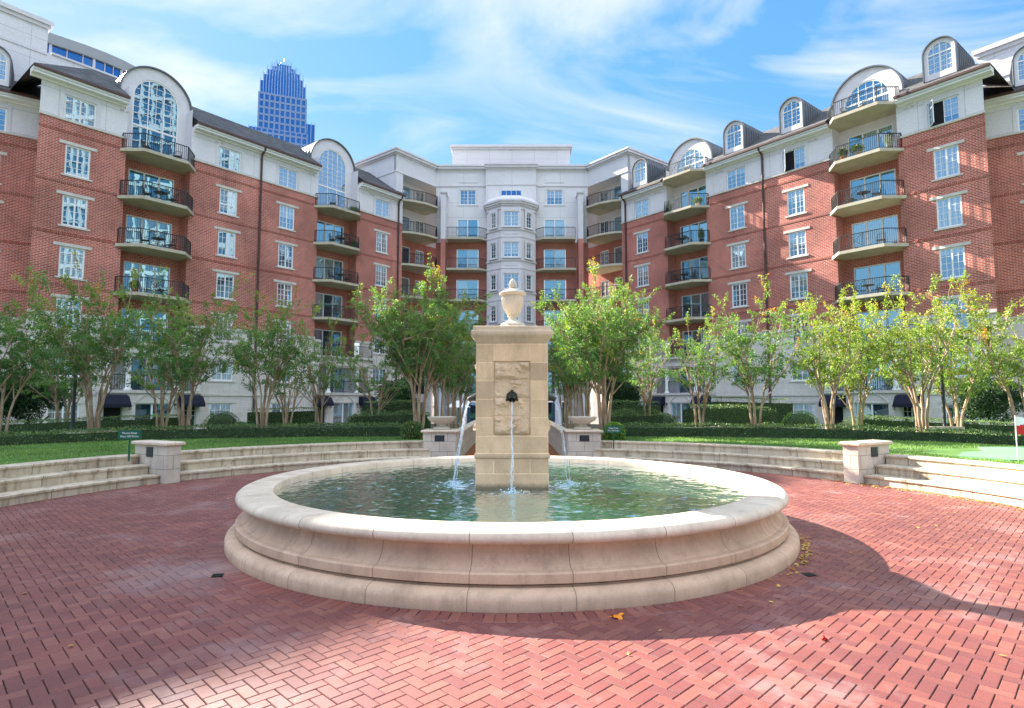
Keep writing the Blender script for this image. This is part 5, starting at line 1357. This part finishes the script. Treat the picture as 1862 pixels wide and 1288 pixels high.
for x, Y, k, s, lab in ((45, 25.0, 0, 1.0, 'dark rounded evergreen tree low at the far left'), (1793, 25.5, 0, .97, 'dark rounded evergreen tree low at the far right'),
                        (722, 30.0, 1, 1.0, 'dark clipped evergreen behind the left planter bowl'), (1132, 30.0, 1, 1.05, 'dark clipped evergreen behind the right planter bowl'),
                        (-60, 24, 0, 1.1, 'dark rounded evergreen tree outside the left edge')):
    X_ = px(x, Y); t = empty('evergreen_tree', (X_, Y, gz(X_, Y)), x*.1, lab, 'tree', 'dark evergreens round the courtyard'); t.scale = (s, s, s)
    ob('trunk', EV[k][0], t); ob('crown', EV[k][1], t)

def hedge(name, poly, h, label, cat='hedge', group='clipped hedges', dens=420, mat='leaf_h', seed=0, lo=(.025, .055), wob=.05, zfn=None):
    """closed strip: poly is a list of (inner pt, outer pt) pairs; leafy shell over a dark core"""
    rng = np.random.RandomState(seed+50); V = []; R = []
    root = empty(name, (*[sum(c)/2 for c in zip(*poly[len(poly)//2])], 0), 0, label, cat, group); ox, oy = root.location.x, root.location.y
    mb = MB(); zf = zfn or gz
    def top(p, e): return zf(*p)+h*(1-.10*e)+wob*noise.noise(Vector((p[0]*1.3, p[1]*1.3, seed)))
    for (a, b), (c, d) in zip(poly, poly[1:]):
        P = [Vector((*q, 0)) for q in (a, b, d, c)]
        def lerp(u, v): return (P[0]*(1-u)+P[1]*u)*(1-v)+(P[3]*(1-u)+P[2]*u)*v
        area = ((P[1]-P[0]).cross(P[3]-P[0])).length
        z = [top(q.xy, 1)-.05 for q in P]; g = [zf(*q.xy)-.1 for q in P]
        q = [(p.x-ox, p.y-oy) for p in P]
        ins = .04
        mb.face([(*q[i], z[i]) for i in range(4)]); mb.face([(*q[0], g[0]), (*q[3], g[3]), (*q[3], z[3]), (*q[0], z[0])]); mb.face([(*q[1], g[1]), (*q[2], g[2]), (*q[2], z[2]), (*q[1], z[1])])
        n = int(area*dens)
        u = rng.rand(n); v = rng.rand(n)
        for uu, vv in zip(u, v):
            p = lerp(uu, vv); e = max(0, 1-min(uu, 1-uu)*8)
            V.append((p.x-ox, p.y-oy, top(p.xy, e)+rng.normal(0, .018)-.02)); R.append((0, 0, 1))
        for side in (0, 1):
            L = (P[3]-P[0]).length if side == 0 else (P[2]-P[1]).length; n = int(L*h*dens*(1.5 if side == 0 else .5))
            for _ in range(n):
                vv = rng.rand(); p = lerp(side, vv); nrm = (lerp(1-side, vv)-p).normalized()*-1
                zz_ = rng.uniform(zf(*p.xy)-.05, top(p.xy, 1)); p2 = p+nrm*(rng.normal(.0, .02))
                V.append((p2.x-ox, p2.y-oy, zz_)); R.append((nrm.x, nrm.y, .3))
    for k in (0, -1):
        a, b = poly[k]; za, zb_ = top(a, 1)-.05, top(b, 1)-.05
        mb.face([(a[0]-ox, a[1]-oy, zf(*a)-.1), (b[0]-ox, b[1]-oy, zf(*b)-.1), (b[0]-ox, b[1]-oy, zb_), (a[0]-ox, a[1]-oy, za)])
        n = int(math.dist(a, b)*h*dens)
        for _ in range(n): t = rng.rand(); V.append((a[0]*(1-t)+b[0]*t-ox, a[1]*(1-t)+b[1]*t-oy, rng.uniform(zf(*a), za))); R.append((rng.normal(), rng.normal(), .2))
    V = np.array(V); D = np.array(R)+rng.normal(0, .7, (len(R), 3)); n = len(V)
    Q = leafcards(V, D, rng, lo, .6)
    ob('core', mb.mesh('core', M['hcore'], recalc=False), root)
    ob('leaves', cloudmesh('leaves', Q.reshape(-1, 3), np.arange(n*4).reshape(n, 4), np.clip(rng.rand(n)*.9+(rng.rand(n) < .02)*.3, 0, 1), M[mat]), root)
M['hcore'] = plain('hedge core', (.035, .06, .025), .9, .3, 5)
M['leaf_l'] = leafmat('lime hedge leaves', [(0, (.08, .20, .03)), (.6, (.16, .32, .05)), (1, (.30, .42, .08))], .2)
# low ground-cover hedge ringing the lawn: front edge measured from the photo
EDGE = [(1.75, 17.2), (2.6, 17.0), (3.5, 17.0), (5.2, 17.0), (7.04, 16.5), (9.0, 15.9), (11.0, 14.9), (12.6, 13.7), (14.4, 12.0), (16.0, 10.0)]
for s in (-1, 1):
    hedge('hedge', [((s*x, y), (s*(x+.9*(x/11)), y+1.9-.05*x)) for x, y in [(u*1.10, FC[1]+(v-FC[1])*1.20) for u, v in EDGE[1:]]], .36, ('low leafy hedge curving behind the left lawn', 'low leafy hedge with yellow fallen leaves curving behind the right lawn')[s > 0], group='low hedges behind the lawns', seed=s+2, dens=330, wob=.09, lo=(.03, .065))
def straight(x0, x1, Y0, Y1, d=1.2):
    n = max(2, int(abs(px(x1, Y1)-px(x0, Y0))/1.2)); P = []
    for k in range(n+1):
        t = k/n; Y = Y0+(Y1-Y0)*t; x = px(x0+(x1-x0)*t, Y); P.append(((x, Y), (x, Y+d)))
    return P
hedge('hedge', straight(-80, 326, 21.5, 23.5), 1.05, 'long dark clipped hedge behind the far left trees', seed=11)
hedge('hedge', straight(452, 572, 24.5, 25.0), 1.22, 'dark clipped hedge before the left wing, between two crape myrtles', seed=12)
hedge('hedge', straight(640, 770, 21, 21.0, 2.0), .72, 'dark shrub mass behind the left bowl pedestal', seed=13, wob=.25)
hedge('hedge', straight(1112, 1205, 21, 21, 2.0), .72, 'dark shrub mass behind the right bowl pedestal', seed=14, wob=.25)
hedge('hedge', straight(1255, 1410, 24, 24), 1.25, 'front tier of the dark stepped hedge on the right', seed=15)
hedge('hedge', straight(1300, 1440, 27, 27), 1.85, 'taller rear tier of the dark stepped hedge on the right', seed=16)
hedge('hedge', straight(1560, 1950, 23.5, 21.5), 1.02, 'long dark clipped hedge behind the far right trees', seed=17)
hedge('hedge', straight(660, 760, 27, 27), 1.55, 'dark hedge under the clipped evergreen left of the path', seed=18)
hedge('hedge', straight(1110, 1200, 27, 27), 1.55, 'dark hedge under the clipped evergreen right of the path', seed=19)
def ball(x, Y, r, label, mat='leaf_h', z=None, seed=0):
    rng = np.random.RandomState(seed+90); n = 2600; X_ = px(x, Y); zc = (gz(X_, Y)+r*.85) if z is None else z
    root = empty('boxwood', (X_, Y, zc), 0, label, 'shrub', 'rounded shrubs')
    d = rng.normal(size=(n, 3)); d /= np.linalg.norm(d, axis=1, keepdims=True); C = d*r*(1+rng.normal(0, .035, n))[:, None]*np.array([1.05, 1.05, .92])
    Q = leafcards(C, d+rng.normal(0, .6, (n, 3)), rng, (.03, .055), .6)
    m = MB(); m.lathe([(0, -r*.85), (r*.5, -r*.72), (r*.8, -r*.4), (r*.93, 0), (r*.8, r*.42), (r*.5, r*.72), (0, r*.84)], 18); ob('core', m.mesh('core', M['hcore'], True), root)
    ob('leaves', cloudmesh('leaves', Q.reshape(-1, 3), np.arange(n*4).reshape(n, 4), rng.rand(n), M[mat]), root)
ball(407, 24, .62, 'low rounded boxwood under the left wing window, left of its smaller twin', seed=1); ball(440, 24, .36, 'small round boxwood right of the wider one before the left wing', seed=2)
ball(652, 26, .50, 'round boxwood right of the left garden door', seed=3); ball(1205, 25, .5, 'round boxwood left of the right garden door', seed=4)
ball(1452, 25, .66, 'bright lime green rounded shrub before the right wing', 'leaf_l', seed=5); ball(1535, 25, .45, 'small round boxwood under the right black awning', seed=6)
ball(750, 17.6, .29, 'loose green bush against the left bowl pedestal', z=.74, seed=7); ball(1115, 17.3, .28, 'loose yellow green bush against the right bowl pedestal', 'leaf_l', z=.72, seed=8)

# ================================================================== LAWN AND GARDEN THINGS
def text_mesh(lines, size, mat, gap=1.25):
    cu = bpy.data.curves.new('lettering', 'FONT'); cu.body = '\n'.join(lines); cu.size = size; cu.align_x = 'CENTER'; cu.align_y = 'CENTER'; cu.extrude = .0012; cu.resolution_u = 2; cu.space_line = gap
    o = bpy.data.objects.new('tmp', cu); COL.objects.link(o); bpy.context.view_layer.update()
    me = bpy.data.meshes.new_from_object(o.evaluated_get(bpy.context.evaluated_depsgraph_get())); bpy.data.objects.remove(o); me.materials.clear(); me.materials.append(mat); me.name = 'lettering'
    return me
LET = text_mesh(['Please Keep', 'Pets Off Grass'], .055, M['white'])
for (x, y, z, rz, lab) in ((-7.27, 11.5, .965, .35, 'small green notice sign on a stake in the left lawn beside the pier'), (2.62, 15.6, .875, -.1, 'small green notice sign beside the right bowl pedestal')):
    t = empty('lawn_sign', (x, y, z), rz, lab, 'sign', 'green notices in the lawn')
    m = MB(); m.xprism([(-.19, -.085), (.19, -.085), (.19, .075), (.18, .085), (-.18, .085), (-.19, .075)], -.008, .008); ob('board', m.mesh('board', M['green_sign']), t)
    m = MB(); m.box(-.015, .015, .009, .03, -.50, .05); ob('stake', m.mesh('stake', M['green_sign']), t)
    l = ob('lettering', LET, t); l.rotation_euler = (PI/2, 0, 0); l.location = (0, -.0095, 0); l.scale = (.92, .92, .92)
# golf flag
t = empty('golf_flag', (9.39, 11.26, .555), .3, 'red and white golf flag on a thin white pole in the putting green', 'flag')
m = MB(); m.tube([(0, 0, 0), (0, 0, .78)], .009, 8); ob('pole', m.mesh('pole', M['white'], True), t)
def flagmesh(flip):
    mb = MB(); n = 14
    for i in range(n):
        def pt(u, v):
            x = .01+.30*u; z = .76-.33*v*(1-.0*u); return (x, .02*math.sin(u*6+v*2), z-.05*u*u)
        for j in range(n):
            u0, u1, v0, v1 = i/n, (i+1)/n, j/n, (j+1)/n
            white = (v0+.5/n) < (.55-.3*u0)
            if white == flip: mb.face([pt(u0, v0), pt(u1, v0), pt(u1, v1), pt(u0, v1)])
    return mb.mesh('flag', (M['red'], M['white'])[flip], recalc=False)
ob('flag_red', flagmesh(False), t); ob('flag_white', flagmesh(True), t)
# slab benches
for x, Y, w, lab in ((168, 19.6, .8, 'pale stone slab seat behind the thick myrtle at far left'), (515, 22.5, 1.1, 'pale stone slab seat before the left hedge'), (1305, 20.6, .62, 'pale stone slab seat before the stepped hedge'), (1706, 19.4, .62, 'pale stone slab seat beside the yellowing myrtle at right')):
    X_ = px(x, Y); g = gz(X_, Y); zt = 1.6-(775.5-730)/1091.28*Y if x != 168 else 1.6-(783-730)/1091.28*Y
    t = empty('stone_bench', (X_, Y, zt), 0, lab, 'bench', 'low stone slab seats'); m = MB(); m.box(-w, w, -.2, .2, -.08, 0); ob('seat', m.mesh('seat', M['basincap']), t)
    for s in (-1, 1): m = MB(); m.box(s*w*.7-.08, s*w*.7+.08, -.15, .15, g-zt-.1, -.081); ob('leg', m.mesh('leg', M['basincap']), t)
# lamp posts
for x, Y, lab in ((137, 20.5, 'slim black lamp post among the trees at far left'), (1713, 20.5, 'slim black lamp post among the yellowing trees at right')):
    X_ = px(x, Y); g = gz(X_, Y); t = empty('lamp_post', (X_, Y, g), 0, lab, 'lamp post', 'black lamp posts')
    m = MB(); m.lathe([(0, 0), (.15, 0), (.15, .12), (.10, .18), (.08, .5), (.055, .55), (.05, 3.1), (.07, 3.13), (.04, 3.18), (.10, 3.28), (0, 3.28)], 14); ob('post', m.mesh('post', M['rail'], True), t)
    h = MB(); h.lathe([(.20, 3.70), (.22, 3.69), (.10, 3.84), (.03, 3.88), (.02, 3.96), (0, 3.98)], 8); h.lathe([(.12, 3.285), (.12, 3.31), (0, 3.31)], 8)
    for k in range(6): a = k*PI/3; h.tube([(.11*math.cos(a), .11*math.sin(a), 3.30), (.19*math.cos(a), .19*math.sin(a), 3.70)], .008, 4)
    hd = ob('lantern', h.mesh('lantern', M['rail']), t)
    m = MB(); m.lathe([(.10, 3.31), (.18, 3.69)], 6); ob('lamp_glass', m.mesh('lamp_glass', M['lampglass']), hd)
# patio umbrella far down the path
X_, Y = px(833, 47), 47.0
t = empty('patio_umbrella', (X_, Y, -.62), 0, 'white patio umbrella before the entrance, glimpsed between trunks left of the pillar', 'umbrella')
m = MB(); m.lathe([(1.0, 1.75), (.5, 2.05), (0, 2.3)], 8); ob('canopy', m.mesh('canopy', M['white']), t); m = MB(); m.tube([(0, 0, 0), (0, 0, 2.28)], .025, 8); ob('pole', m.mesh('pole', M['rail']), t)

# ---- fallen leaves on the paving
def leaf_litter():
    rng = np.random.RandomState(12); P = []
    for _ in range(900):
        b = math.radians(rng.uniform(58, 112)); r = 7.76-abs(rng.normal(0, .16))**1.0
        if rng.rand() < .55 and b > math.radians(92): pass
        P.append((FC[0]+r*math.sin(b), FC[1]+r*math.cos(b)))
    for _ in range(80):
        b = math.radians(rng.uniform(15, 58)); r = 7.76-abs(rng.normal(0, .06)); P.append((FC[0]+r*math.sin(b), FC[1]+r*math.cos(b)))
    for _ in range(150):
        b = math.radians(118+rng.normal(0, 11)); r = 3.49+abs(rng.normal(0, .055)); P.append((FC[0]+r*math.sin(b), FC[1]+r*math.cos(b)))
    for _ in range(210):
        x, y = rng.uniform(-2, 9), rng.uniform(3.2, 13); r = math.hypot(x, y-FC[1])
        if 3.7 < r < 7.7 and rng.rand() < .25+.75*min(1, max(0, x/6)): P.append((x, y))
    for _ in range(30):
        x, y = rng.uniform(-7.5, -1), rng.uniform(3.2, 12); r = math.hypot(x, y-FC[1])
        if 3.7 < r < 7.7: P.append((x, y))
    V = []; n = len(P)
    for (x, y) in P:
        s = rng.uniform(.010, .024); a = rng.uniform(0, 2*PI); c, d = math.cos(a), math.sin(a); t = rng.uniform(-.01, .012)
        for (u, v, w) in ((-1.3, 0, .002), (-.2, -.75, .006+t*.3), (1.2, 0, .004+abs(t)), (-.2, .75, .004-t*.2)):
            V.append((x+(u*c-v*d)*s, y+(u*d+v*c)*s, .003+max(0.001, w+.004)))
    return cloudmesh('fallen_leaves', np.array(V), np.arange(4*n).reshape(n, 4), rng.rand(n), M['fallen'])
tag(ob('fallen_leaves', leaf_litter()), 'yellow fallen leaves scattered over the brick paving and along the right steps', 'leaves', kind='stuff')
def single_leaf(x, y, s, mat, label, rz):
    mb = MB(); n = 22; pts = []
    for k in range(n):
        a = 2*PI*k/n; r = s*(1+.28*math.cos(5*a))*(1 if k else 1.15); pts.append((r*math.cos(a), r*math.sin(a), .010+.012*math.cos(2*a)+.004*math.sin(5*a)))
    for k in range(n): mb.face([(0, 0, .006), pts[k], pts[(k+1) % n]])
    mb.tube([(-s*.9, 0, .012), (-s*1.8, .01, .006)], .0025, 5)
    o = ob('fallen_leaf', mb.mesh('fallen_leaf', mat, recalc=False)); o.location = (x, y, 0); o.rotation_euler = (0, 0, rz); tag(o, label, 'leaf', 'single leaves lying on the paving')
M['oleaf'] = plain('orange leaf', (.75, .26, .02), .6, .2, 60); M['rleaf'] = plain('red leaf', (.45, .02, .02), .6, .2, 60)
single_leaf(.78, 4.60, .042, M['oleaf'], 'bright orange leaf lying beside the front of the fountain base', .4)
single_leaf(2.10, 4.17, .021, M['rleaf'], 'small dark red leaf on the sunlit bricks right of centre', 1.2)

# ================================================================== BALCONY FURNITURE
def table_spec():
    m = MB(); m.lathe([(0, .69), (.40, .69), (.41, .70), (.40, .715), (0, .715)], 24); k = []
    for i in range(3):
        l = MB(); a = i*2.094; l.tube([(.06*math.cos(a), .06*math.sin(a), .69), (.04*math.cos(a), .04*math.sin(a), .35), (.27*math.cos(a), .27*math.sin(a), 0)], .016, 6); k.append(('leg', l.mesh('leg', M['chair'], True), []))
    return ('tabletop', m.mesh('tabletop', M['chair']), k)
def make_thing(name, parts, loc, rz, label, cat, group):
    t = empty(name, loc, rz, label, cat, group)
    for n_, me in parts: ob(n_, me, t)
    return t
_tb = table_spec(); TABLE = [('tabletop', _tb[1])]+[(c[0], c[1]) for c in _tb[2]]
def chair_parts():
    P = []
    m = MB(); m.box(-.24, .24, -.22, .24, .42, .45); P.append(('seat', m.mesh('seat', M['chair'])))
    m = MB()
    for x in (-.23, .23): m.tube([(x, .22, .44), (x, .29, .90)], .014, 6)
    m.tube([(-.23, .29, .90), (0, .31, .94), (.23, .29, .90)], .014, 6)
    for x in (-.14, -.07, 0, .07, .14): m.tube([(x, .22, .44), (x, .295, .91)], .009, 5)
    P.append(('backrest', m.mesh('backrest', M['chair'])))
    for sx_, sy_ in ((-1, -1), (1, -1), (-1, 1), (1, 1)):
        m = MB(); m.tube([(sx_*.22, sy_*.2, .43), (sx_*.24, sy_*.24, 0)], .014, 6); P.append(('leg', m.mesh('leg', M['chair'])))
    for s in (-1, 1):
        m = MB(); m.tube([(s*.24, .25, .66), (s*.26, -.18, .66), (s*.25, -.2, .43)], .013, 6); P.append(('armrest', m.mesh('armrest', M['chair'])))
    return P
CHAIR = chair_parts()
def plant_parts(pot, seed, r=.28, h=.55):
    rng = np.random.RandomState(seed); n = 1300
    m = MB(); m.lathe([(0, 0), (.13, 0), (.19, .26), (.21, .28), (.21, .32), (.18, .32), (.17, .28), (0, .28)], 18)
    d = rng.normal(size=(n, 3)); d /= np.linalg.norm(d, axis=1, keepdims=True); C = d*rng.uniform(.3, 1.05, n)[:, None]*np.array([r, r, h/2])+np.array([0, 0, .3+h/2])
    Q = leafcards(C, d+np.array([0, 0, .5])+rng.normal(0, .5, (n, 3)), rng, (.06, .12), .4)
    return [('pot', m.mesh('pot', M[pot], True)), ('foliage', cloudmesh('foliage', Q.reshape(-1, 3), np.arange(n*4).reshape(n, 4), rng.rand(n), M['leaf_h']))]
PL = [plant_parts('terracotta', 1), plant_parts('creampot', 2, .4, .5), plant_parts('chair', 3, .24, .95)]
FL = {6: 'top', 5: 'fifth floor', 4: 'fourth floor', 3: 'third floor', 2: 'second floor'}
def on_balcony(side, bay, lv, items):
    c = {1: 24.25, 2: 38.45}[bay]; fr = Frame(0, 69.4, -side*math.atan2(1.285, 1.0)); th = -side*math.atan2(1.285, 1.0)
    where = '%s balcony, %s bay, %s wing' % (({6: 'sixth', 5: 'fifth', 4: 'fourth', 3: 'third', 2: 'second'}[lv]), ('far', 'near')[bay-1], ('left', 'right')[side > 0])
    for kd, dx, dy, r in items:
        p = fr.at(side*c+dx, dy, LV[lv]).translation
        if kd == 't': make_thing('bistro_table', TABLE, p, th+r, 'round black table on the '+where, 'table', 'balcony tables')
        elif kd in 'ab': make_thing('patio_chair', CHAIR, p, th+r, 'black chair %s on the %s' % (('left', 'right')[kd == 'b'], where), 'chair', 'balcony chairs')
        else: make_thing('potted_plant', PL[int(kd)], p, th+r, ('leafy plant in a terracotta pot', 'bushy plant in a wide cream pot', 'tall narrow plant in a black pot')[int(kd)]+' on the '+where, 'potted plant', 'balcony plants')
T = [('t', 0, .45, 0), ('a', -.75, .4, 1.3), ('b', .75, .4, -1.3)]
on_balcony(-1, 2, 5, [('a', -.9, .3, .8), ('b', 1.0, .3, -.5)]); on_balcony(-1, 2, 4, T); on_balcony(-1, 2, 3, T); on_balcony(-1, 2, 2, [('0', -1.2, .3, 0), ('a', .3, .4, .3)])
on_balcony(-1, 1, 5, [('a', -.8, .4, .9), ('1', 1.5, .1, 0)]); on_balcony(-1, 1, 4, T+[('0', 1.7, .1, 0)]); on_balcony(-1, 1, 3, T); on_balcony(-1, 1, 2, [('a', -.2, .4, 0)])
on_balcony(1, 2, 6, [('a', -1.0, .3, .6), ('b', .1, .3, -.4)]); on_balcony(1, 2, 5, [('1', -.1, .8, 0), ('0', -1.0, .8, 0), ('2', 1.6, .2, 0)])
on_balcony(1, 2, 4, T); on_balcony(1, 2, 3, [('a', .9, .4, .2)]); on_balcony(1, 2, 2, T)
on_balcony(1, 1, 6, [('b', .5, .4, 0)]); on_balcony(1, 1, 5, [('2', -1.7, .1, 0), ('1', 1.4, .3, 0)]); on_balcony(1, 1, 4, [('t', -.2, .5, 0), ('2', 1.6, .2, 0)]); on_balcony(1, 1, 3, T); on_balcony(1, 1, 2, [('b', 1.0, .4, -.6), ('a', .1, .4, .3)])
